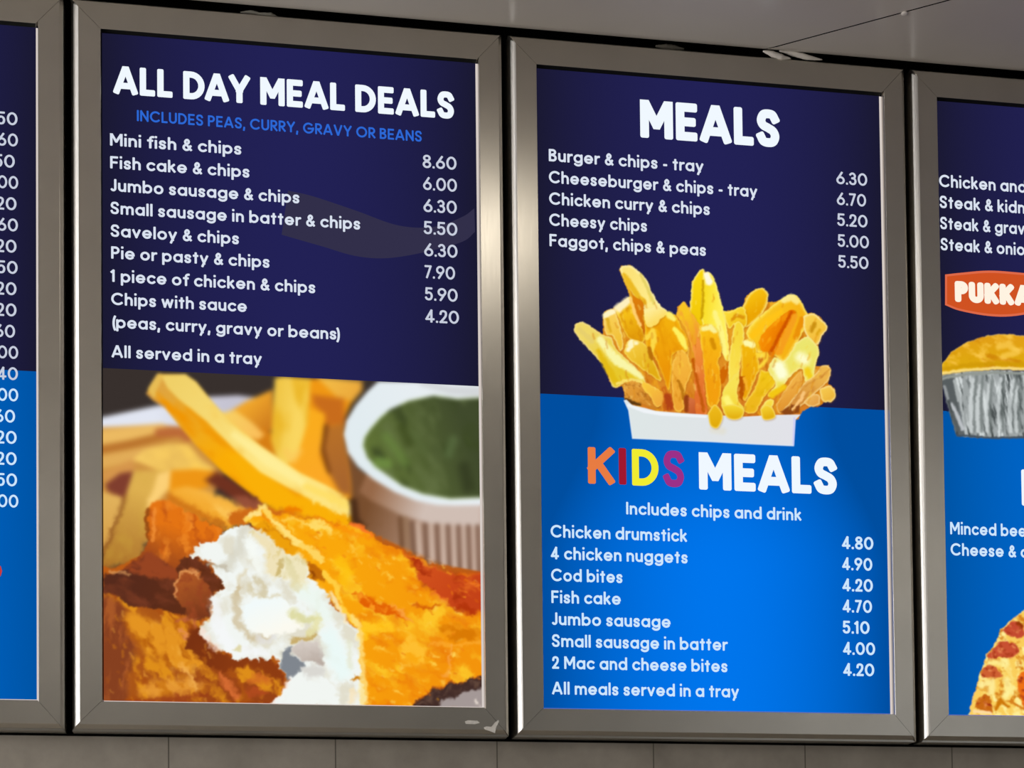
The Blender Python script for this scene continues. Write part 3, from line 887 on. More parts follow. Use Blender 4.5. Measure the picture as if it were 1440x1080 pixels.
    C.line(t5((1090, 900), (1170, 890)), 6, (186, 78, 34), 9, .7)
    C.poly(t5((700, 400), (760, 500), (850, 590), (970, 650), (1240, 640), (1300, 720), (1340, 830), (1230, 760), (1080, 700), (900, 740), (760, 690), (640, 560), (640, 450)), (122, 50, 18), 6, (142, 60, 18), t5((700, 500), (1100, 720)))
    C.line(t5((560, 380), (640, 350), (700, 370), (690, 400)), 2.5, (190, 98, 58), 4, .8)
    C.line(t5((590, 440), (630, 490)), 3, (226, 138, 88), 4, .8)
    C.line(t5((0, 1000), (560, 935), (760, 905)), [2, 4, 2], (150, 56, 24), 6, .6)
    # right-hand battered fish
    C.poly([(346, 732), (358, 720), (369, 712), (378, 720), (391, 724), (405, 722), (449, 732), (480, 735), (494, 738), (518, 745), (530, 757), (548, 767), (575, 781), (600, 790), (612, 800), (640, 806), (700, 806), (700, 952), (672, 950), (640, 960), (615, 966), (596, 975), (582, 990), (570, 1010), (500, 1010), (500, 880), (440, 820), (400, 780), (370, 745)], (250, 168, 12), 2.2,
           (244, 148, 12), [(470, 780), (660, 850)], rough=1.4, rscale=5, noise=[((252, 196, 40), 16, 35, 2.5, 2.2, .5), ((230, 110, 8), 12, 32, 2.5, 1.0, .57), ((255, 214, 90), 6, 30, 2.5, 2.2, .66)])
    C.poly(t4((840, 490), (900, 520), (1100, 610), (1300, 655), (1460, 640), (1460, 960), (1330, 930), (1230, 900), (1100, 820), (1000, 740), (930, 600)), (212, 84, 30), 9, (196, 66, 24), t4((950, 560), (1300, 860)), noise=[((236, 118, 34), 9, 35, 2.5, 2.4, .55), ((172, 50, 14), 8, 30, 2.5, 2.4, .6)])
    C.line(t4((480, 295), (560, 320), (630, 375)), [2, 4, 2], (250, 116, 40), 4, .9)
    C.line(t4((20, 190), (120, 190)), [5, 3], (236, 120, 0), 7, .9)
    C.line(t4((230, 250), (360, 300), (480, 350), (620, 400)), [2, 5, 4, 2], (250, 146, 10), 6, .8)
    C.poly(t4((480, 780), (620, 800), (760, 880), (900, 990), (800, 960), (640, 920), (520, 840)), (226, 96, 4), 6, noise=[((250, 150, 30), 6, 40, 2, 2.4, .5)])
    C.line(t4((940, 880), (1050, 890), (1130, 870)), [2, 3, 1.5], (206, 84, 6), 4, .8)
    C.line(t4((760, 860), (840, 930), (910, 1000)), [2, 2.5, 1.5], (252, 166, 74), 3, .8)
    C.line(t4((1240, 900), (1320, 900), (1370, 930)), [3, 4, 3], (176, 50, 10), 5, .8)
    C.poly(t6((900, 470), (960, 520), (1030, 600), (1010, 690), (900, 680), (830, 600)), (254, 190, 48), 8, noise=[((250, 170, 20), 8, 40, 2, 2, .5)])
    C.poly(t6((560, 380), (760, 380), (800, 440), (660, 450), (560, 520)), (255, 198, 34), 9, noise=[((252, 178, 10), 9, 30, 2, 2, .5)])
    C.poly(t6((1100, 420), (1250, 400), (1420, 440), (1420, 520), (1200, 510)), (218, 122, 4), 8, noise=[((240, 150, 20), 7, 20, 2, 2, .5)])
    C.line(t6((1060, 540), (1200, 560), (1400, 530)), [2, 2, 2], (254, 178, 60), 4, .6)
    C.line(t6((1200, 560), (1200, 680), (1160, 780)), [2, 2, 2], (252, 176, 90), 4, .6)
    C.line(t4((400, 560), (450, 640), (430, 690)), [9, 11, 8], (255, 200, 20), 14, .7)
    C.line(t4((160, 290), (240, 300), (330, 350)), [4, 6, 4], (255, 226, 120), 6, .8)
    C.line(t4((0, 270), (60, 250), (140, 300)), [3, 4, 3], (255, 208, 84), 5, .8)
    # plate and shadow at the lower right corner
    C.poly(t6((930, 990), (1060, 880), (1180, 850), (1250, 830), (1330, 800), (1460, 770), (1460, 1000), (930, 1020)), (66, 44, 40), 3, noise=[((96, 70, 58), 5, 0, 1, 2, .5)])
    C.poly(t6((1100, 985), (1250, 920), (1460, 850), (1460, 1020), (1080, 1020)), (164, 152, 150), 5)
    C.poly(t6((1385, 975), (1400, 945), (1425, 985)), (222, 210, 200), 2)
    C.warp(4.5, 9, (100, 716, 720, 1030), 14, 35, 1.6, below=True)
    C.blur(.7)
    # white flaky flesh
    flesh = t3((648, 522), (690, 470), (722, 428), (745, 436), (800, 420), (850, 402), (880, 360), (930, 330), (1000, 315), (1050, 295), (1110, 320), (1200, 350), (1290, 430), (1345, 515), (1430, 505)) + \
        t4((60, 500), (110, 530), (165, 590), (180, 680), (215, 700), (290, 790), (350, 880), (410, 950), (450, 1000)) + \
        t6((480, 395), (540, 440), (550, 560), (545, 700), (565, 800), (585, 1000), (-160, 1000)) + \
        t5((1240, 960), (1340, 870), (1370, 800), (1320, 720), (1270, 640), (1180, 662), (1100, 650), (958, 658), (945, 612), (850, 585), (770, 510), (725, 445), (735, 405), (800, 355), (815, 290), (800, 215), (850, 165), (910, 128)) + \
        t3((870, 690), (815, 610), (850, 590), (790, 555), (730, 545))
    C.poly(flesh, (242, 246, 242), 2.2, rough=.9, rscale=5, noise=[((226, 222, 204), 22, 60, 1.5, 2.0, .52)])
    C.line(t5((1265, 955), (1345, 865), (1375, 790)), 1.6, (252, 226, 214), 3, .6)
    cream = (238, 226, 178)
    C.poly(t3((1110, 330), (1290, 430), (1345, 515), (1320, 640), (1270, 700), (1200, 640), (1190, 470), (1090, 370)), (240, 226, 184), 9, noise=[((226, 206, 140), 8, 100, 3, 2.2, .5)])
    C.poly(t3((1330, 520), (1440, 500), (1500, 560), (1500, 780), (1400, 720), (1290, 680)), (240, 230, 190), 8, noise=[((250, 246, 226), 9, 70, 2, 2.2, .5), ((216, 200, 140), 7, 90, 2.5, 2.0, .6)])
    C.line(t3((1325, 540), (1305, 620), (1280, 680)), [2, 3, 2], (196, 170, 96), 4, .75)
    C.line(t3((1040, 340), (1010, 480), (940, 590), (880, 600)), [6, 8, 8, 5], (212, 208, 190), 12, .7)
    C.line(t3((800, 590), (900, 600), (940, 640)), [3, 3, 2], (188, 178, 156), 5, .7)
    C.line(t3((1080, 420), (1130, 560), (1150, 640)), [6, 7, 6], (248, 252, 246), 10, .8)
    C.line(t3((1130, 700), (1190, 720), (1180, 800)), [4, 4, 5], (206, 192, 152), 7, .7)
    C.line(t3((1060, 620), (1010, 700), (1000, 800)), [3, 3, 4], (222, 210, 178), 6, .7)
    C.line(t5((1010, 130), (985, 240), (1000, 400), (1080, 490), (1200, 500), (1270, 470)), [4, 5, 6, 4, 4, 2], (206, 188, 150), 7, .75)
    C.line(t5((1080, 120), (1120, 190), (1200, 210), (1300, 200)), [4, 3, 4, 2], (212, 198, 158), 6, .6)
    C.poly(t5((1035, 280), (1080, 230), (1200, 205), (1350, 230), (1420, 300), (1480, 420), (1300, 490), (1180, 488), (1080, 430), (1040, 350)), (242, 250, 250), 6, (252, 250, 240), t5((1150, 250), (1250, 480)))
    C.line(t5((830, 230), (850, 400), (900, 520), (1000, 590), (1200, 610)), [6, 9, 9, 8, 5], (246, 248, 250), 12, .8)
    C.line(t5((850, 590), (800, 540), (740, 450)), [3, 3, 3], (250, 226, 212), 5, .7)
    C.poly(t5((965, 575), (1010, 545), (1030, 570), (1010, 600)), (224, 216, 170), 5)
    C.line(t5((1140, 490), (1180, 530), (1260, 500)), [3, 3, 3], (228, 226, 224), 5, .7)
    C.line(t6((60, 330), (140, 370), (230, 350)), [6, 7, 4], (214, 210, 140), 10, .75)
    C.line(t6((230, 330), (240, 400), (190, 470)), [4, 6, 5], (228, 220, 150), 8, .7)
    C.line(t6((50, 525), (140, 510), (225, 478)), [3, 3, 2.5], (196, 164, 92), 5, .85)
    C.poly(t6((40, 580), (120, 530), (240, 520), (290, 620), (270, 700), (130, 660)), (214, 204, 196), 6, (184, 170, 160), t6((150, 540), (180, 690)))
    C.poly(t6((-10, 590), (40, 560), (60, 620), (140, 680), (150, 720), (60, 780), (20, 800), (-20, 700)), (128, 134, 142), 5)
    C.poly(t6((100, 740), (180, 700), (280, 715), (300, 760), (180, 800)), (218, 216, 210), 8)
    C.line(t6((330, 480), (370, 620), (420, 740)), [12, 14, 12], (234, 250, 248), 18, .8)
    C.line(t6((460, 530), (480, 640), (470, 720)), [3, 4, 3], (226, 226, 196), 8, .6)
    C.line(t6((130, 160), (220, 200), (300, 330)), [9, 12, 10], (236, 248, 240), 16, .7)
    C.line(t4((20, 560), (60, 640), (90, 760)), [5, 6, 5], (222, 212, 160), 9, .6)
    C.poly(t6((475, 800), (510, 765), (565, 770), (560, 812)), (202, 126, 20), 4)
    C.line(t6((500, 880), (490, 960)), [4, 4], (250, 226, 180), 8, .7)
    C.warp(3.5, 8, (250, 730, 545, 1030), 8, seed=12)
    # browned pocket and crumbly pale rim of the batter along the flesh
    C.poly(t3((1110, 310), (1200, 270), (1300, 340), (1400, 420), (1440, 470), (1400, 510), (1340, 490), (1250, 400)), (238, 160, 12), 5, noise=[((206, 122, 10), 8, 40, 2, 2.2, .5)])
    C.poly(t4((170, 560), (240, 600), (310, 680), (290, 720), (215, 690), (180, 660)), (192, 106, 10), 4, noise=[((150, 72, 6), 6, 40, 1.5, 2, .5)])
    rim = t3((1060, 260), (1120, 220), (1185, 170), (1250, 260), (1300, 320), (1420, 420)) + t4((110, 440), (170, 470), (230, 520), (270, 560))
    C.line(rim, [4, 5, 3, 3, 4, 3, 4, 4, 6, 4], (254, 212, 96), 4)
    C.line(t3((1080, 230), (1150, 215), (1190, 180)), [3, 4, 2], (255, 226, 140), 3, .8)
    C.line(t3((1250, 260), (1330, 330), (1440, 430)), [2, 2.5, 3], (255, 226, 130), 3, .8)
    C.line(t4((290, 650), (330, 700), (380, 760), (400, 850), (450, 940), (520, 1000)), [3, 4, 3, 3, 3, 4], (255, 206, 66), 4)
    C.line(t4((330, 800), (390, 880), (450, 1000)), [3, 3, 3], (250, 232, 190), 4, .8)
    C.line(t6((500, 350), (545, 420), (560, 560), (565, 700), (575, 960)), [3, 4, 4, 4, 6], (255, 224, 130), 6, .8)
    C.warp(4.0, 6, (240, 690, 720, 1030), 14, 30, 1.3, seed=21, below=True)
    # crumb speckle over the right batter
    rs = np.random.RandomState(8)
    for _ in range(90):
        x, y = rs.uniform(400, 672), rs.uniform(735, 985)
        if y < 735 + (x - 480) * .42 or x < 440 + (y - 800) * .55 or y > 1010 - (x - 560) * .5 or (x < 515 and y > 880): continue
        a = rs.uniform(.2, 1.0); l = rs.uniform(2, 7)
        C.line([(x, y), (x + l * math.cos(a), y + l * math.sin(a))], rs.uniform(.5, 1.4), [(255, 206, 84), (222, 98, 10), (254, 170, 30), (240, 128, 20)][rs.randint(4)], 2.5, .55)
    for _ in range(70):
        x, y = rs.uniform(150, 300), rs.uniform(860, 985)
        a = rs.uniform(.7, 1.5); l = rs.uniform(3, 9)
        C.line([(x, y), (x + l * math.cos(a), y + l * math.sin(a))], rs.uniform(.8, 2), [(240, 170, 60), (170, 84, 22), (216, 130, 24)][rs.randint(3)], 3.5, .4)
    C.warp(2.0, 4, (100, 690, 720, 1030), 14, seed=33, below=True)
    k_ = C.a.copy(); C.blur(1.5)
    m_ = np.clip((C.Y - 700 - np.maximum(C.X - 480, 0) * .4) / 30, 0, 1)[..., None]
    C.a = k_ * m_ + C.a * (1 - m_)
    C.blur(.6)
    return C
def field_colours(C, i, line, navy, blue, power=1.8, upper=0.0):
    """Fills a canvas with the two flat fields of board i, so that motifs blend into them."""
    d = [FX[k] + RX[k] * (C.X - 720) / F_PX + UX[k] * (540 + SHIFT - C.Y) / F_PX for k in range(3)]
    X = CAM[0] + d[0] * (-CAM[1] / d[1])
    t = np.clip(np.abs(X - i * PITCH_X - SW / 2) / (SW / 2), 0, 1)[..., None] ** power
    s_ = np.clip((CAM[2] + d[2] * (-CAM[1] / d[1]) - .24) / .28, 0, 1)[..., None]
    t2 = np.clip(t + upper * s_ * s_ * (3 - 2 * s_), 0, 1)
    def field(a, b, t):
        c = lin(a) * (1 - t) + lin(b) * t
        return np.where(c <= .0031308, c * 12.92, 1.055 * np.power(c, 1 / 2.4) - .055) * 255
    (x0, y0), (x1, y1) = line
    low = (C.Y > y0 + (C.X - x0) * (y1 - y0) / (x1 - x0))[..., None]
    C.a = np.where(low, field(*blue, t2), field(*navy, t))


NAVY_C, BLUE_C, DULL_C = ((34, 33, 86), (26, 25, 50)), ((0, 117, 236), (0, 78, 160)), ((0, 104, 206), (0, 84, 165))


def paint_chips():
    """A white cardboard tray heaped with golden chips."""
    C = Canvas(800, 366, 1184, 634, (33, 33, 92), 2.2, 5)
    field_colours(C, 2, ((759, 553.5), (1241, 577)), NAVY_C, BLUE_C, upper=.5)
    A = lambda *p: tile(800, 360, 7.2, p)
    B = lambda *p: tile(980, 370, 7.2, p)
    K = lambda *p: tile(800, 480, 7.2, p)
    D = lambda *p: tile(980, 480, 7.2, p)
    sil = [(807, 459), (812, 454), (822, 454), (848, 470), (848, 442), (850, 438), (866, 432), (886, 417), (871, 380), (874, 374), (886, 372), (900, 384), (912, 405), (923, 427), (938, 440), (951, 443), (953, 432), (960, 425), (968, 432), (971, 432), (973, 396), (985, 379),
           (998, 385), (1006, 400), (1015, 432), (1018, 438), (1027, 437), (1044, 431), (1050, 416), (1062, 406), (1075, 406), (1079, 414), (1077, 424), (1090, 424), (1110, 416), (1120, 418), (1128, 430), (1133, 440), (1145, 440), (1155, 447), (1163, 459), (1161, 465), (1150, 482),
           (1152, 493), (1146, 515), (1155, 515), (1165, 513), (1168, 520), (1165, 540), (1173, 545), (1175, 555), (1170, 565), (1160, 565), (1150, 572), (1140, 572), (1128, 578), (1123, 590), (1060, 594), (960, 592), (886, 580), (880, 566), (875, 543), (866, 545), (858, 538), (849, 512), (820, 480)]
    C.poly(sil, (240, 176, 36), 1.6, (214, 122, 36), [(980, 400), (980, 590)], noise=[((240, 170, 30), 8, 75, 2.5, 1.2, .5), ((196, 100, 14), 6, 80, 3, 1.2, .55)])
    L = (255, 242, 178)
    def P(pts, c, c2=None, g=None, e=None, n=None, s=1.6):
        C.poly([(x + .8, y + 1.2) for x, y in pts], (150, 78, 8), 5, alpha=.34, round_=True)     # the gap between neighbouring chips
        if e: e = (e[0], e[1] * 2.0)
        C.poly(pts, c, s, c2, g, edge=e, noise=n, round_=True, seed=len(pts))

    # back row
    P(A((515, 130), (560, 95), (640, 100), (700, 150), (790, 240), (830, 340), (900, 470), (1010, 590), (900, 640), (790, 600), (740, 500), (650, 390), (590, 290), (540, 200)), (252, 226, 120), (255, 236, 140), A((560, 300), (850, 450)), (L, 2.5))
    C.line(A((560, 190), (620, 290), (700, 410), (770, 470)), [3, 4.5, 4, 3], (236, 186, 36), 4)
    C.line(A((730, 190), (800, 330), (860, 480)), [2, 2.5, 2], (226, 206, 96), 3, .8)
    P(A((640, 400), (700, 430), (760, 480), (750, 640), (810, 760), (750, 770), (680, 620)), (222, 128, 12), (206, 110, 12), A((650, 420), (770, 740)))
    P(A((350, 590), (400, 560), (450, 545), (490, 620), (550, 860), (520, 960), (450, 820), (370, 780)), (250, 208, 92), (240, 190, 50), A((380, 600), (520, 900)), ((252, 226, 140), 1.5))
    C.line(A((370, 600), (440, 565)), [4, 4], (255, 244, 196), 4)
    C.line(A((390, 640), (420, 760)), 2, (226, 176, 40), 3)
    P(A((470, 540), (550, 460), (620, 410), (655, 490), (700, 640), (760, 800), (750, 870), (640, 860), (560, 760), (510, 640)), (248, 196, 26), (228, 158, 12), A((560, 560), (640, 800)), ((250, 216, 80), 1.6), [((214, 140, 10), 5, 70, 2, 1.2, .52)])
    C.line(A((500, 530), (600, 450)), [6, 5], (255, 240, 190), 6)
    C.line(A((625, 440), (660, 560), (720, 700)), [2, 2.5, 2], (255, 206, 110), 3)
    # tall middle chips
    P([(972.5, 400), (977, 389), (986, 379), (991, 383), (992, 420), (990, 468), (972, 464), (970, 440)], (250, 214, 16), (240, 196, 10), [(975, 390), (985, 465)], ((255, 238, 150), 2))
    P(B((60, 130), (110, 88), (165, 135), (205, 250), (262, 450), (300, 640), (330, 960), (280, 970), (220, 760), (150, 650), (60, 650), (50, 300)), (250, 220, 36), (255, 238, 90), B((60, 400), (240, 420)), ((255, 244, 140), 1.6))
    C.line(B((100, 120), (125, 190)), [4, 5], (255, 250, 224), 5)
    C.line(B((60, 180), (62, 400), (50, 560)), 1.8, (206, 162, 6), 3)
    C.line(B((180, 500), (250, 700), (290, 920)), [3.5, 4, 3], (255, 244, 130), 4)
    # rounded chip and those to its right
    P(B((470, 430), (540, 310), (620, 253), (690, 262), (722, 320), (705, 430), (640, 530), (560, 610), (490, 650), (460, 560)), (246, 190, 16), (236, 166, 4), B((560, 330), (640, 480)), ((255, 236, 140), 2.2))
    P(B((262, 480), (340, 490), (450, 438), (495, 500), (500, 620), (420, 700), (380, 620), (330, 660), (295, 600)), (252, 222, 60), (240, 186, 20), B((300, 480), (440, 660)), ((255, 238, 120), 1.5))
    C.line(B((360, 570), (400, 530), (470, 550)), [2, 3, 2], (222, 150, 14), 3)
    P(B((495, 710), (560, 610), (700, 480), (820, 390), (940, 318), (1015, 340), (1072, 420), (1125, 540), (1100, 650), (1040, 760), (960, 900), (880, 1000), (800, 940), (700, 910), (600, 890), (540, 800)), (250, 200, 34), (246, 176, 20), B((600, 600), (1000, 760)), ((255, 236, 112), 3))
    P(B((620, 800), (680, 700), (800, 580), (940, 480), (1000, 500), (930, 680), (840, 830), (760, 950), (660, 900)), (246, 142, 4), (232, 116, 0), B((700, 700), (860, 760)), None, [((255, 178, 20), 5, -55, 3, 1.0, .5)])
    C.line(B((560, 740), (700, 600), (850, 490)), [4, 5, 3], (255, 196, 24), 5)
    C.line(B((740, 920), (840, 720), (960, 500)), [2.5, 2.5, 2], (206, 84, 0), 3.5)
    C.line(B((830, 900), (900, 740), (990, 540)), [5, 5, 4], (246, 160, 30), 5)
    C.line(B((1000, 750), (1050, 620), (1060, 560)), [4, 4, 3], (236, 146, 10), 4)
    C.line(B((880, 380), (960, 350), (1010, 390)), [4, 5, 4], (255, 242, 160), 5, .8)
    P(B((1080, 540), (1180, 508), (1250, 560), (1322, 645), (1270, 740), (1210, 830), (1120, 750), (1080, 650)), (248, 206, 76), (244, 190, 60), B((1120, 560), (1240, 760)), ((255, 240, 180), 2))
    C.line(B((1160, 680), (1190, 620)), 3, (204, 146, 20), 4)
    C.line(B((1220, 720), (1240, 680)), 2, (226, 170, 30), 3)
    # front chips on the left
    P(A((50, 730), (70, 690), (130, 668), (190, 690), (330, 790), (430, 830), (470, 930), (600, 1060)) + K((620, 220), (740, 340), (800, 460), (720, 405), (620, 388), (530, 440), (465, 470), (425, 420), (365, 260), (250, 130), (130, 0)) + A((150, 890), (60, 780)), (240, 216, 104), (232, 200, 44), A((200, 780), (420, 1200)), ((246, 226, 150), 1.6))
    C.line(A((320, 850), (400, 960)) + K((500, 200), (640, 290), (740, 370)), [5, 6, 7, 5, 3], (250, 246, 168), 6)
    C.line(A((300, 960), (350, 1060)) + K((420, 320), (470, 400)), [3, 4, 5, 4], (228, 188, 24), 5)
    C.line(A((110, 740), (230, 860)), [3, 4], (230, 206, 110), 4, .8)
    C.line(K((480, 430), (560, 400), (660, 400), (740, 420)), [1.5, 2, 2, 2], (252, 226, 110), 2.5)
    P(A((555, 975), (600, 860), (690, 850), (780, 900), (830, 1000)) + K((900, 290), (930, 400), (820, 340), (700, 250), (610, 180)), (246, 204, 66), (226, 172, 20), A((620, 900), (800, 1200)), ((252, 222, 100), 1.6))
    C.line(A((600, 950), (640, 880), (680, 880)), [3, 5, 3], (255, 246, 196), 4)
    P(A((760, 560), (830, 530), (1000, 580), (1080, 600), (1140, 720), (1205, 840), (1190, 970)) + K((1060, 120), (1040, 300), (1010, 500), (940, 320), (860, 140), (800, 80), (780, 20)), (244, 176, 14), (236, 150, 8), A((900, 700), (950, 1150)), ((250, 206, 60), 1.6), [((228, 146, 6), 6, 80, 3, 1, .52)])
    P(A((755, 540), (880, 520), (1000, 580), (920, 640), (880, 700), (800, 720), (770, 640)), (255, 236, 150), (252, 216, 90), A((800, 560), (880, 700)))
    C.line(A((1070, 740), (1140, 830), (1180, 930)), [3, 5, 3], (255, 240, 96), 4)
    C.line(A((1020, 600), (1060, 640)), [5, 3], (255, 238, 110), 4)
    C.line(A((790, 830), (850, 760), (860, 860), (840, 960)), [3, 4, 4, 3], (252, 216, 70), 4)
    C.line(A((810, 930), (830, 1010)) + K((840, 180)), [2.5, 3, 2], (186, 112, 10), 3)
    P(A((1085, 590), (1150, 465), (1200, 510), (1260, 600), (1340, 720), (1440, 900)) + K((1440, 300), (1440, 560), (1390, 620), (1320, 330), (1240, 60)) + A((1170, 720)), (248, 198, 34), (234, 138, 40), A((1150, 600), (1380, 1000)), ((250, 190, 60), 1.5), [((244, 150, 60), 5, 75, 3, 1, .5)])
    P(K((1250, 60), (1300, 20), (1370, 60), (1400, 260), (1420, 460), (1380, 620), (1330, 400), (1280, 200)), (246, 152, 62), (226, 122, 34), K((1300, 80), (1400, 520)), None, [((216, 112, 24), 5, 80, 2.5, 1, .5)])
    C.line(K((1255, 180), (1300, 400), (1380, 640)), [2, 2.5, 2.5], (196, 92, 8), 3)
    P(K((550, 440), (640, 400), (760, 440), (880, 520), (960, 570), (950, 650), (860, 690), (760, 640), (650, 620), (570, 580)), (228, 158, 58), (206, 128, 36), K((600, 450), (850, 660)), None, [((150, 84, 20), 4, 40, 1.5, 1.2, .56), ((250, 206, 110), 4, 40, 2, 1.2, .58)])
    C.line(K((580, 590), (650, 625), (720, 640)), [2, 2.5, 2], (92, 56, 16), 3)
    P(K((760, 400), (860, 460), (960, 520), (985, 580), (940, 650), (880, 660), (820, 560), (740, 460)), (250, 200, 60), (240, 170, 60), K((780, 420), (940, 620)), ((252, 206, 84), 1.5))
    C.line(K((960, 480), (990, 580), (960, 680)), [3, 4, 4], (206, 104, 24), 4)
    C.line(K((1000, 560), (1020, 660)), [5, 6], (178, 68, 22), 5)
    P(K((1045, 240), (1110, 95), (1190, 120), (1245, 300), (1190, 440), (1165, 560), (1160, 690), (1070, 690), (1040, 420)), (246, 184, 62), (238, 164, 50), K((1100, 150), (1110, 650)), ((252, 206, 90), 1.5), [((216, 136, 24), 4, 80, 2.5, 1.1, .53)])
    C.line(K((1110, 400), (1150, 500), (1160, 580)), [2, 2.2, 2], (190, 120, 20), 2.6)
    P(K((1170, 560), (1260, 580), (1340, 620), (1395, 700), (1330, 740), (1200, 720)), (214, 112, 62), (190, 84, 36), K((1230, 590), (1330, 730)))
    C.line(K((1190, 560), (1190, 700)), [3, 3], (150, 64, 20), 4)
    # front chips, middle and right
    P(B((0, 740), (60, 840), (110, 1080)) + D((70, 420), (90, 600), (100, 730), (-10, 730), (-20, 300)), (244, 148, 58), (226, 112, 44), B((30, 800), (60, 1300)), None, [((250, 176, 90), 4, 80, 3, 1, .55)])
    C.line(D((-10, 330), (30, 520), (70, 700)), [2, 2, 2.5], (196, 90, 14), 3)
    P(B((20, 640), (120, 618), (205, 680), (250, 880), (215, 1000)) + D((235, 300), (245, 500), (200, 660), (130, 660), (95, 560), (70, 260), (40, 0)), (250, 192, 24), (244, 160, 16), B((100, 700), (160, 1200)), ((252, 210, 70), 1.6), [((240, 160, 10), 5, 80, 3, 1, .52)])
    C.line(B((60, 670), (140, 650), (180, 690)), [3, 4, 3], (252, 240, 150), 4)
    C.line(B((150, 780), (180, 860)), 3, (214, 142, 6), 4)
    C.poly(D((230, 290), (310, 215), (320, 290), (280, 420), (245, 440)), (208, 104, 4), 2)
    P(B((380, 620), (430, 588), (480, 680), (470, 800), (440, 1000)) + D((440, 250), (400, 420), (330, 420), (320, 250), (340, 60)), (246, 214, 56), (250, 224, 80), B((400, 640), (400, 1100)), ((254, 236, 130), 1.5))
    P(B((440, 830), (510, 770), (580, 800), (610, 900), (630, 1080)) + D((610, 330), (560, 460), (490, 600), (450, 500), (450, 200)), (242, 182, 12), (236, 162, 10), B((520, 860), (540, 1260)), ((250, 216, 90), 1.8))
    C.line(B((500, 810), (560, 830)), [4, 4], (255, 248, 170), 4)
    C.line(B((620, 930), (700, 930)) + D((690, 200), (640, 260)), [4, 4, 3, 3], (252, 214, 60), 4)
    C.poly(D((420, 350), (480, 355), (490, 450), (465, 600), (430, 570)), (186, 86, 2), 2)
    C.line(D((480, 380), (510, 480)), [2.5, 2], (246, 176, 40), 3)
    P(D((270, 480), (330, 400), (415, 320), (432, 400), (405, 480), (420, 600), (475, 680), (455, 765), (380, 792), (300, 760), (248, 650), (250, 560)), (248, 226, 84), (244, 212, 50), D((300, 480), (400, 760)), ((248, 226, 100), 2))
    C.line(D((300, 580), (350, 690)), [5, 6], (255, 244, 120), 6)
    P(D((640, 290), (760, 320), (812, 400), (700, 540), (640, 640), (580, 730), (480, 710), (500, 600), (600, 450)), (242, 198, 24), (238, 180, 30), D((640, 320), (560, 700)), ((252, 216, 90), 1.8), [((226, 176, 10), 5, -55, 2, 1, .54)])
    P(B((1000, 810), (1110, 745), (1200, 815), (1240, 900), (1205, 1000)) + D((1190, 300), (1170, 390), (1100, 410), (1060, 280), (960, 340), (880, 440), (770, 550), (720, 540), (800, 420), (720, 290), (790, 160), (880, 200), (950, 110)), (236, 230, 112), (240, 226, 96), B((1000, 800), (1100, 1150)), ((250, 238, 150), 2))
    C.line(D((830, 260), (860, 330)), [9, 9], (255, 255, 214), 12)
    C.line(D((1050, 160), (1090, 190)), [7, 7], (255, 252, 200), 12)
    C.line(D((1120, 300), (1140, 350)), [5, 4], (244, 206, 30), 6)
    C.line(D((760, 540), (880, 460)), [5, 4], (244, 200, 20), 5)
    P(D((640, 690), (700, 600), (780, 595), (765, 680), (792, 760), (740, 792), (670, 785)), (250, 222, 76), (240, 200, 30), D((680, 620), (740, 780)), ((254, 238, 130), 1.8))
    P(D((800, 650), (900, 480), (1045, 300), (1062, 430), (1000, 560), (900, 690), (830, 730)), (240, 176, 70), (226, 150, 50), D((900, 460), (980, 620)), ((250, 204, 110), 1.6), [((210, 130, 40), 4, -50, 3, 1, .54)])
    P(D((1080, 430), (1190, 340), (1250, 262), (1310, 238), (1357, 290), (1340, 385), (1260, 470), (1160, 560), (1060, 650), (960, 720), (860, 715), (960, 600)), (238, 182, 76), (212, 140, 60), D((1260, 300), (950, 680)), ((252, 222, 150), 1.6), [((196, 120, 40), 4, -45, 3, 1.1, .54)])
    P(D((1240, 490), (1330, 448), (1395, 490), (1405, 570), (1345, 616), (1270, 602)), (246, 200, 78), (236, 180, 60), D((1280, 480), (1350, 600)), ((254, 228, 150), 2))
    P(D((1080, 620), (1170, 540), (1240, 555), (1232, 640), (1150, 662)), (240, 184, 92), (226, 160, 70), D((1120, 560), (1200, 650)), ((252, 220, 150), 1.5))
    C.poly(D((840, 715), (960, 640), (1040, 640), (1040, 720), (900, 750)), (140, 70, 22), 3)
    C.line(D((970, 690), (1060, 580), (1080, 520)), [2, 2.5, 2], (250, 196, 120), 3)
    rs = np.random.RandomState(3)
    for _ in range(260):
        x, y = rs.uniform(815, 1165), rs.uniform(400, 580)
        i_, j_ = int((y - C.y0) * C.ss), int((x - C.x0) * C.ss)
        if C.cov[i_, j_] < .95 or C.cov[i_ - 8, j_] < .95 or C.cov[i_, j_ - 8] < .95 or C.cov[i_, (j_ + 8) % C.w] < .95: continue
        a = math.radians(90 + (980 - x) * -.16 + rs.uniform(-12, 12)); l = rs.uniform(3, 11)
        C.line([(x, y), (x + l * math.cos(a), y + l * math.sin(a))], rs.uniform(.4, 1.5), [(255, 232, 120), (224, 138, 14), (250, 206, 60), (206, 116, 20)][rs.randint(4)], 2.6, .38)
    C.warp(1.3, 4, seed=4)
    # tray
    C.poly([(877, 563), (881, 562), (889, 570), (906, 573.5), (922, 578), (958, 581), (992, 583), (1046, 586), (1091, 583.5), (1126, 583), (1119, 590), (1116.5, 627.5), (1060, 625), (1000, 621.7), (889, 617), (883.5, 577)], (222, 230, 230), 1.6, (226, 226, 232), [(900, 600), (1110, 610)], edge=((236, 242, 252), 2.2))
    C.line([(884, 570), (906, 578), (930, 582), (992, 586)], [2, 2.5, 2.5, 1.5], (240, 244, 248), 3)
    C.line([(1003, 604), (1016, 606)], 5, (226, 222, 206), 9, .7)
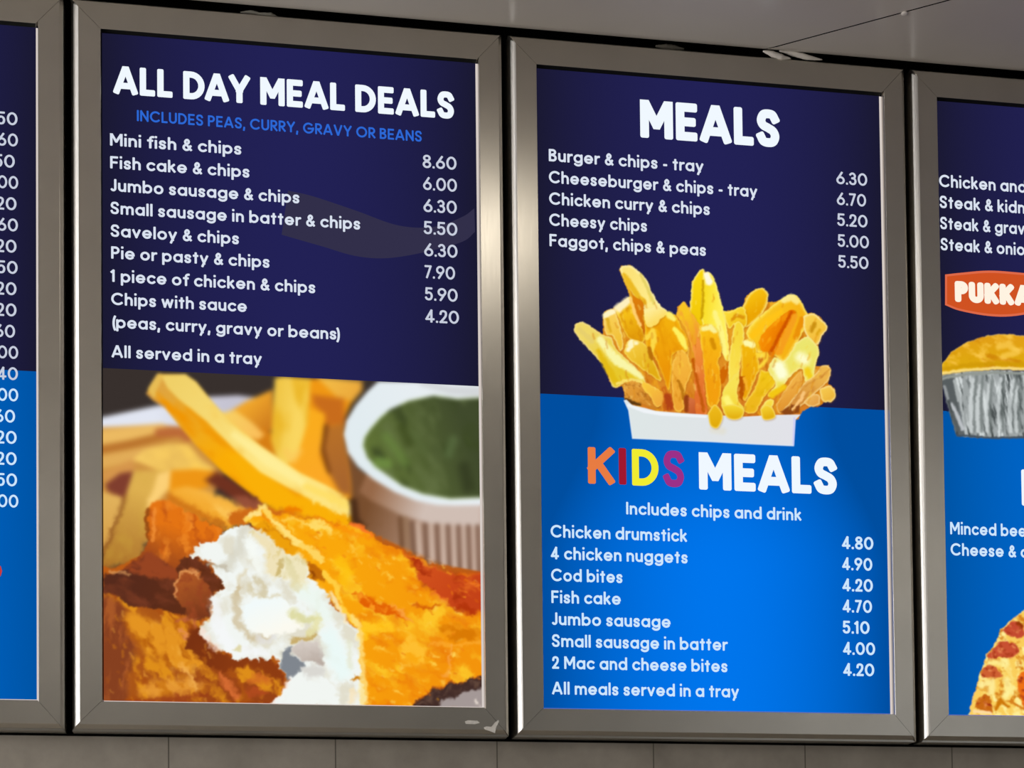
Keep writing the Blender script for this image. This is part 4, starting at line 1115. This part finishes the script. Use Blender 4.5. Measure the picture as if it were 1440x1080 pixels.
    C.line([(1117, 588), (1115.5, 625)], 1.2, (208, 206, 246), 1.6)
    for pts, c in ((D((110, 730), (180, 640), (255, 720), (255, 800), (205, 880), (135, 850)), (240, 188, 30)), (D((248, 650), (380, 640), (475, 690), (455, 768), (380, 795), (300, 765)), (246, 218, 56)), (D((640, 690), (700, 640), (770, 680), (795, 762), (740, 794), (670, 787)), (248, 214, 56))):
        P(pts, c, (224, 168, 10), [pts[1], pts[-2]], ((250, 224, 110), 1.6))
    C.blur(.5)
    return C
def paint_pie():
    """A golden pie standing in a crimped foil dish."""
    C = Canvas(1312, 462, 1520, 626, (33, 33, 92), 1.8, 6)
    field_colours(C, 3, ((1328, 578), (1440, 583)), NAVY_C, DULL_C)
    E = lambda *p: tile(1300, 440, 5.4, p)
    C.poly(E((125, 475), (300, 448), (560, 436), (756, 446), (1085, 475), (1040, 700), (965, 930), (756, 950), (500, 952), (300, 945), (240, 920), (185, 740), (130, 520)), (158, 164, 164), 1.8, noise=[((216, 222, 222), 5, 83, 6, 2.4, .5), ((70, 76, 76), 4, 80, 6, 2.6, .54)])
    C.poly(E((125, 480), (220, 470), (260, 640), (310, 940), (240, 920), (185, 740), (130, 540)), (64, 70, 72), 5, alpha=.75)
    C.line(E((150, 560), (180, 650)), 2, (150, 154, 156), 3); C.line(E((230, 520), (260, 660)), 2.5, (170, 176, 176), 3)
    C.line(E((210, 690), (290, 880)), [2, 3], (188, 192, 196), 3.5)
    for x in (350, 400, 470, 560, 650, 690, 820, 900, 980):
        C.line(E((x + 20, 500 + x % 70), (x, 700), (x + 6, 900)), [2, 3, 2.5], (214, 220, 220), 4, .75)
        C.line(E((x + 45, 480), (x + 30, 640), (x + 35, 900)), [2, 2, 2], (104, 112, 110), 4, .6)
    C.line(E((250, 930), (500, 948), (756, 945), (960, 930)), 1.5, (70, 80, 90), 2.5)
    C.line(E((130, 500), (300, 468), (560, 452), (756, 462), (1080, 490)), 2, (146, 152, 146), 3)
    C.poly(E((118, 468), (130, 390), (200, 300), (320, 222), (480, 172), (600, 160), (756, 172), (900, 215), (1010, 290), (1080, 380), (1092, 462), (900, 430), (560, 415), (300, 432)), (226, 160, 22), 2, (222, 170, 14), E((500, 200), (500, 420)), edge=((250, 214, 130), 1.8), noise=[((248, 196, 70), 9, 20, 1.6, 1.6, .5), ((206, 130, 10), 9, 10, 2, 1.4, .55)], round_=False)
    C.line(E((560, 260), (640, 240), (700, 300), (600, 330)), [4, 5, 4, 4], (252, 206, 84), 6, .7)
    C.line(E((140, 430), (300, 400), (500, 385), (756, 390)), [3, 3, 3, 3], (206, 150, 8), 5, .7)
    C.line(E((125, 462), (300, 436), (560, 420), (756, 428), (1085, 458)), 2.2, (250, 218, 120), 3)
    C.warp(1.2, 5, seed=6)
    C.blur(.6)
    return C


def paint_pizza():
    """A slice of cheese and tomato pizza."""
    C = Canvas(1352, 846, 1530, 1012, (0, 104, 206), 1.8, 7)
    field_colours(C, 3, ((1328, 578), (1440, 583)), NAVY_C, DULL_C)
    Z = lambda *p: tile(1340, 840, 6.35, p)
    C.poly(Z((130, 1090), (150, 1000), (200, 820), (250, 650), (300, 510), (390, 390), (430, 280), (520, 200), (640, 110), (780, 50), (950, 90), (1120, 230), (1160, 1090)), (250, 206, 92), 1.6, edge=((222, 160, 140), 1.8), noise=[((255, 238, 150), 9, 60, 1.5, 2.0, .5), ((214, 130, 30), 6, 30, 1.3, 2.2, .56)])
    for pts, c in ((((440, 300), (520, 220), (600, 230), (640, 300), (620, 360), (520, 350)), (196, 74, 48)), (((380, 440), (440, 390), (560, 420), (590, 480), (520, 550), (440, 530), (330, 550), (310, 520)), (200, 80, 50)),
                   (((270, 640), (330, 600), (400, 650), (440, 700), (380, 720), (260, 710)), (206, 96, 50)), (((190, 980), (240, 890), (320, 880), (350, 1000), (330, 1030)), (200, 104, 20)),
                   (((570, 740), (620, 670), (700, 680), (720, 1000), (640, 1000), (600, 880)), (238, 112, 20)), (((700, 300), (820, 260), (860, 380), (740, 420)), (196, 74, 48)), (((800, 560), (930, 520), (960, 660), (840, 700)), (200, 80, 50))):
        C.poly(Z(*pts), c, 3, rough=1.5, rscale=4, noise=[((160, 50, 20), 5, 20, 1.3, 1.6, .55), ((240, 150, 90), 5, 30, 1.3, 1.4, .6)], round_=True)
    C.line(Z((590, 230), (610, 260)), 3, (150, 54, 10), 4)
    C.line(Z((480, 740), (500, 820), (470, 880)), [5, 7, 5], (255, 244, 160), 7, .8)
    C.line(Z((330, 580), (440, 590)), [4, 4], (255, 240, 150), 6, .8)
    C.line(Z((260, 780), (350, 760), (340, 840)), [5, 5, 5], (255, 240, 160), 7, .8)
    C.line(Z((390, 1000), (420, 920), (500, 980)), [2, 3, 2], (206, 120, 10), 3.5)
    C.line(Z((190, 1020), (330, 1030)), 2.5, (255, 220, 160), 3)
    C.warp(2.0, 5, seed=16)
    C.blur(.6)
    return C

# ------------------------------------------------------------------ the four boards
b0 = make_board(0, 'leftmost menu board, mostly cut off, showing only the ends of a long price column', (52, 522.5), dull=True)
b1 = make_board(1, 'menu board headed ALL DAY MEAL DEALS above a picture of fish, chips and peas', None)
b2 = make_board(2, 'menu board headed MEALS and KIDS MEALS around a tray of chips', (759, 553.5), BEVEL_GLOW_B)
b3 = make_board(3, 'rightmost menu board, cut off, with a pie in a foil dish below an orange logo', (1328, 578), BEVEL_GLOW_B, dull=True)

# board 0: the visible ends of the prices
rows0 = [('50', 24.6), ('60', 25.2), ('50', 20.8), ('00', 25.6), ('20', 23.2), ('60', 25.2), ('20', 23.2), ('50', 24.8), ('20', 23.2), ('20', 23.2),
         ('60', 21.2), ('00', 25.6), ('40', 25.2), ('00', 25.6), ('60', 21.2), ('20', 23.4), ('20', 23.4), ('50', 24.0), ('00', 25.8)]
for k_, (s_, r_) in enumerate(rows0):
    lettering('price', b0, s_, r_ - 29.0, 174.5 + 29.92 * k_, r_, 18.2, .155, PRICE if k_ < 13 else TEXT_B, track=.10)
flat_poly('red_motif', b0, [(-16, 800), (-6, 793), (1, 796), (3, 803), (1, 810), (-6, 814), (-16, 812)], RED_BIT, -.001)

# board 1
lettering('heading', b1, 'ALL DAY MEAL DEALS', 159.7, 131.5, 638.6, 39.5, .225, WHITE, track=.075, soft=.4)
lettering('subheading', b1, 'INCLUDES PEAS, CURRY, GRAVY OR BEANS', 192.5, 170.2, 593.0, 15.6, .17, SUB_BLUE, track=.12)
lines1 = [('Mini fish & chips', 154.7, 204.7, 339.4), ('Fish cake & chips', 154.9, 236.7, 350.8), ('Jumbo sausage & chips', 155, 268.7, 421),
          ('Small sausage in batter & chips', 155.3, 300.7, 506.4), ('Saveloy & chips', 155.6, 332.7, 336), ('Pie or pasty & chips', 156.3, 363.6, 379),
          ('1 piece of chicken & chips', 156.3, 396.2, 443.3), ('Chips with sauce', 156.4, 428.6, 347), ('(peas, curry, gravy or beans)', 156.6, 461.0, 479),
          ('All served in a tray', 157, 502.5, 368)]
for s_, l_, b_, r_ in lines1: lettering('menu_line', b1, s_, l_, b_, r_, 17.4, .175, TEXT)
for k_, (s_, r_) in enumerate([('8.60', 642), ('6.00', 642.6), ('6.30', 642.4), ('5.50', 643.2), ('6.30', 643.4), ('7.90', 640), ('5.90', 643.6), ('4.20', 645.5)]):
    lettering('price', b1, s_, 594.4 + .55 * k_, 235.8 + 31.05 * k_, r_, 18.4, .155, PRICE, track=.09)
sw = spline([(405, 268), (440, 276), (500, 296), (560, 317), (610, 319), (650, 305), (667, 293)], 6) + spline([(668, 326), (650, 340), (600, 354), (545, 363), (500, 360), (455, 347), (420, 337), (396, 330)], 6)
flat_poly('grey_band', b1, sw, GREY_BAND, -.0006)  # faint grey curved band across the navy field

# board 2
lettering('heading', b2, 'MEALS', 900.5, 193.2, 1096.6, 53.5, .235, WHITE, track=.075, soft=.4)
for s_, l_, b_, r_ in [('Burger & chips - tray', 771.8, 226.6, 989), ('Cheeseburger & chips - tray', 772, 257.2, 1064.5), ('Chicken curry & chips', 772.3, 287.4, 998),
                       ('Cheesy chips', 772.5, 317.2, 909.8), ('Faggot, chips & peas', 772.8, 346.2, 992.6)]:
    lettering('menu_line', b2, s_, l_, b_, r_, 17.4, .175, TEXT)
for k_, (s_, r_) in enumerate([('6.30', 1219.6), ('6.70', 1218), ('5.20', 1220), ('5.00', 1222), ('5.50', 1221.4)]):
    lettering('price', b2, s_, 1176.2 + .7 * k_, 258.6 + 29.4 * k_, r_, 17.6, .155, PRICE, track=.09)
for s_, l_, r_, m_, b_ in [('K', 827, 864, K_OR, 680), ('I', 870.5, 881, K_RED, 681.3), ('D', 889, 926.4, K_YEL, 682.6), ('S', 932.8, 962.6, K_PUR, 684.5)]:
    lettering('heading', b2, s_, l_, b_, r_, 51.5, .20, m_, soft=.4)
lettering('heading', b2, 'MEALS', 983.2, 688.3, 1177.5, 52.5, .235, WHITE, track=.075, soft=.4)
lettering('menu_line', b2, 'Includes chips and drink', 880.6, 723.3, 1126.8, 17.6, .175, TEXT_B)
for k_, (s_, r_) in enumerate([('Chicken drumstick', 966), ('4 chicken nuggets', 967), ('Cod bites', 875.4), ('Fish cake', 873), ('Jumbo sausage', 943), ('Small sausage in batter', 1022.6), ('2 Mac and cheese bites', 1023)]):
    lettering('menu_line', b2, s_, 774.4 + .35 * k_, 755.6 + 30.8 * k_, r_, 17.8, .175, TEXT_B)
lettering('menu_line', b2, 'All meals served in a tray', 776.4, 976.4, 1039, 17.8, .175, TEXT_B)
for k_, (s_, r_) in enumerate([('4.80', 1228.3), ('4.90', 1226.8), ('4.20', 1227.6), ('4.70', 1226.4), ('5.10', 1223), ('4.00', 1230.8), ('4.20', 1229.6)]):
    lettering('price', b2, s_, 1184.2 + .3 * k_, 771.8 + 29.75 * k_, r_, 18, .175, TEXT_B, track=.09)

# board 3
for k_, s_ in enumerate(['Chicken and', 'Steak & kidney', 'Steak & gravy', 'Steak & onion']):
    r_ = {0: 1443, 1: 1466, 2: 1452, 3: 1452}[k_]
    lettering('menu_line', b3, s_, 1320.8 + .7 * k_, 262.6 + 29.7 * k_, r_, 17.4, .175, TEXT)
lettering('menu_line', b3, 'Minced beef', 1336.3, 751.3, 1451, 17.4, .175, TEXT_B)
lettering('menu_line', b3, 'Cheese & onion', 1337, 781.0, 1486, 17.4, .175, TEXT_B)
lettering('heading', b3, 'P', 1437, 711, 1470, 51, .235, WHITE, soft=.4)
lens = spline([(1329, 386), (1352, 383.5), (1390, 380.5), (1430, 383), (1478, 388)], 5) + spline([(1478, 434), (1430, 444), (1392, 444.5), (1350, 437), (1329, 429)], 5)
flat_poly('logo_plaque', b3, lens, LOGO_RIM, -.0007)
lens2 = [(1403 + (x - 1403) * .962, 413 + (y_ - 413) * .90) for x, y_ in lens]
flat_poly('logo_field', b3, lens2, LOGO, -.0009)
lettering('logo_word', b3, 'PUKKA', 1343, 424.4, 1452, 29.5, .30, lit('backlit_cream', (255, 243, 225)), track=.03, soft=.7)

# ------------------------------------------------------------------ the food pictures
w1 = b1.location.x
zl = at(145, 520.6)[1]; zr = at(671, 540.7)[1]
print_mesh('food_picture', b1, paint_fish(), w1 - SW / 2, w1 + SW / 2, 0.0, (zl + zr) / 2, 0.00135, -.0009)


def picture_at(name, b, C, px0, py0, px1, py1, step, clip_bottom=False):
    xa, za = at(px0, py0); xb, zb = at(px1, py1)
    xc, zc = at(px0, py1); xd, zd = at(px1, py0)
    z_low = min(zb, zc)
    if clip_bottom: z_low = max(z_low, 0.0)
    return print_mesh(name, b, C, max(min(xa, xc), b.location.x - SW / 2), min(max(xb, xd), b.location.x + SW / 2), z_low, max(za, zd), step, -.0010, .04)


picture_at('tray_of_chips_picture', b2, paint_chips(), 801, 367, 1183, 633, 0.00095)
picture_at('pie_picture', b3, paint_pie(), 1313, 463, 1518, 624, 0.0012)
picture_at('pizza_picture', b3, paint_pizza(), 1353, 847, 1528, 1011, 0.0012, True)

# ------------------------------------------------------------------ small things at the ceiling gap
def lump(name, label, cat, px_line, radii, mat, y, squash=1.0, seed=0, group=None):
    """A lumpy bead along a line given in photo pixels, in the plane y."""
    rs = np.random.RandomState(seed)
    P = spline(px_line, 6); n = len(P)
    R_ = np.interp(np.linspace(0, 1, n), np.linspace(0, 1, len(radii)), radii)
    pts = [at(px, py, y) for px, py in P]
    cx, cz = pts[n // 2]
    v, f = [], []; k = 10
    for i, ((x, z), r) in enumerate(zip(pts, R_)):
        for j in range(k):
            a = 2 * math.pi * j / k
            rr = r * (1 + .25 * (rs.rand() - .5))
            v.append((x - cx, rr * math.cos(a) * squash, z - cz + rr * math.sin(a)))
    for i in range(n - 1):
        for j in range(k):
            f.append((i * k + j, i * k + (j + 1) % k, (i + 1) * k + (j + 1) % k, (i + 1) * k + j))
    f.append(tuple(range(k))[::-1]); f.append(tuple(range((n - 1) * k, n * k)))
    o = link_mesh(name, v, f, mat, None, True)
    o.location = (cx, y, cz)
    o['label'] = label; o['category'] = cat
    if group: o['group'] = group
    return o


lump('sealant_bead', 'shorter pale sealant streak at the start of the slanting ceiling seam', 'sealant', [(1073, 72), (1085, 75.5), (1098, 80), (1112, 82.5)], [.0014, .0052, .0050, .0012], FILM_M, -.013, 1.0, 1, 'streaks of sealant squeezed out above the middle board')
lump('sealant_bead', 'longer pale sealant streak running along the frame top beside the seam', 'sealant', [(1096, 71.5), (1115, 75), (1135, 80.5), (1156, 84)], [.0014, .0046, .0048, .0010], FILM_M, -.013, 1.0, 2, 'streaks of sealant squeezed out above the middle board')
lump('filler_lump', 'grey filler lump bridging the dark gap above the ALL DAY MEAL DEALS board', 'filler', [(338, 17.5), (352, 17), (366, 19.5), (381, 21.5), (390, 23.5)], [.0010, .0030, .0022, .0042, .0010], plain('grey_filler', (150, 146, 136), .8, .2, .2, 150), -.004, 1.0, 3)
lump('filler_lump', 'grey filler lump bridging the dark gap above the MEALS board', 'filler', [(922, 65), (936, 66), (948, 67.5), (962, 69)], [.0016, .0050, .0044, .0014], plain('dull_filler', (104, 99, 90), .8, .2, .2, 150), -.004, 1.0, 4)
# a screw cap in the ceiling
sx_, sy_ = on_ceiling(1272, 18.5)
bm = bmesh.new()
bmesh.ops.create_uvsphere(bm, u_segments=20, v_segments=10, radius=.0062)
bmesh.ops.scale(bm, vec=(1.0, 1.0, .35), verts=bm.verts[:])
me = bpy.data.meshes.new('screw_cap'); bm.to_mesh(me); bm.free()
me.materials.append(FILM_M)
for p_ in me.polygons: p_.use_smooth = True
sc_ = bpy.data.objects.new('screw_cap', me); COL.objects.link(sc_); sc_.location = (sx_, sy_, CEIL - .0008)
sc_['label'] = 'small pale screw cap in the ceiling panel beside the slanting seam'; sc_['category'] = 'screw cap'

# rubbed residue on the lower right frame corner of the second board
RY = FRONT - .0003
mk = [[(653.5, 1014.5), (658, 1012.8), (671, 1013.5), (675, 1016.5), (668, 1018.5), (655, 1018)],
      [(680, 1023), (684, 1021.5), (691, 1022), (696, 1016), (700.5, 1012.5), (702, 1014.5), (698, 1022), (696, 1031), (690, 1028.5), (682, 1026)]]
for q_ in mk: flat_poly('adhesive_residue', b1, q_, SCUFF_M, RY)
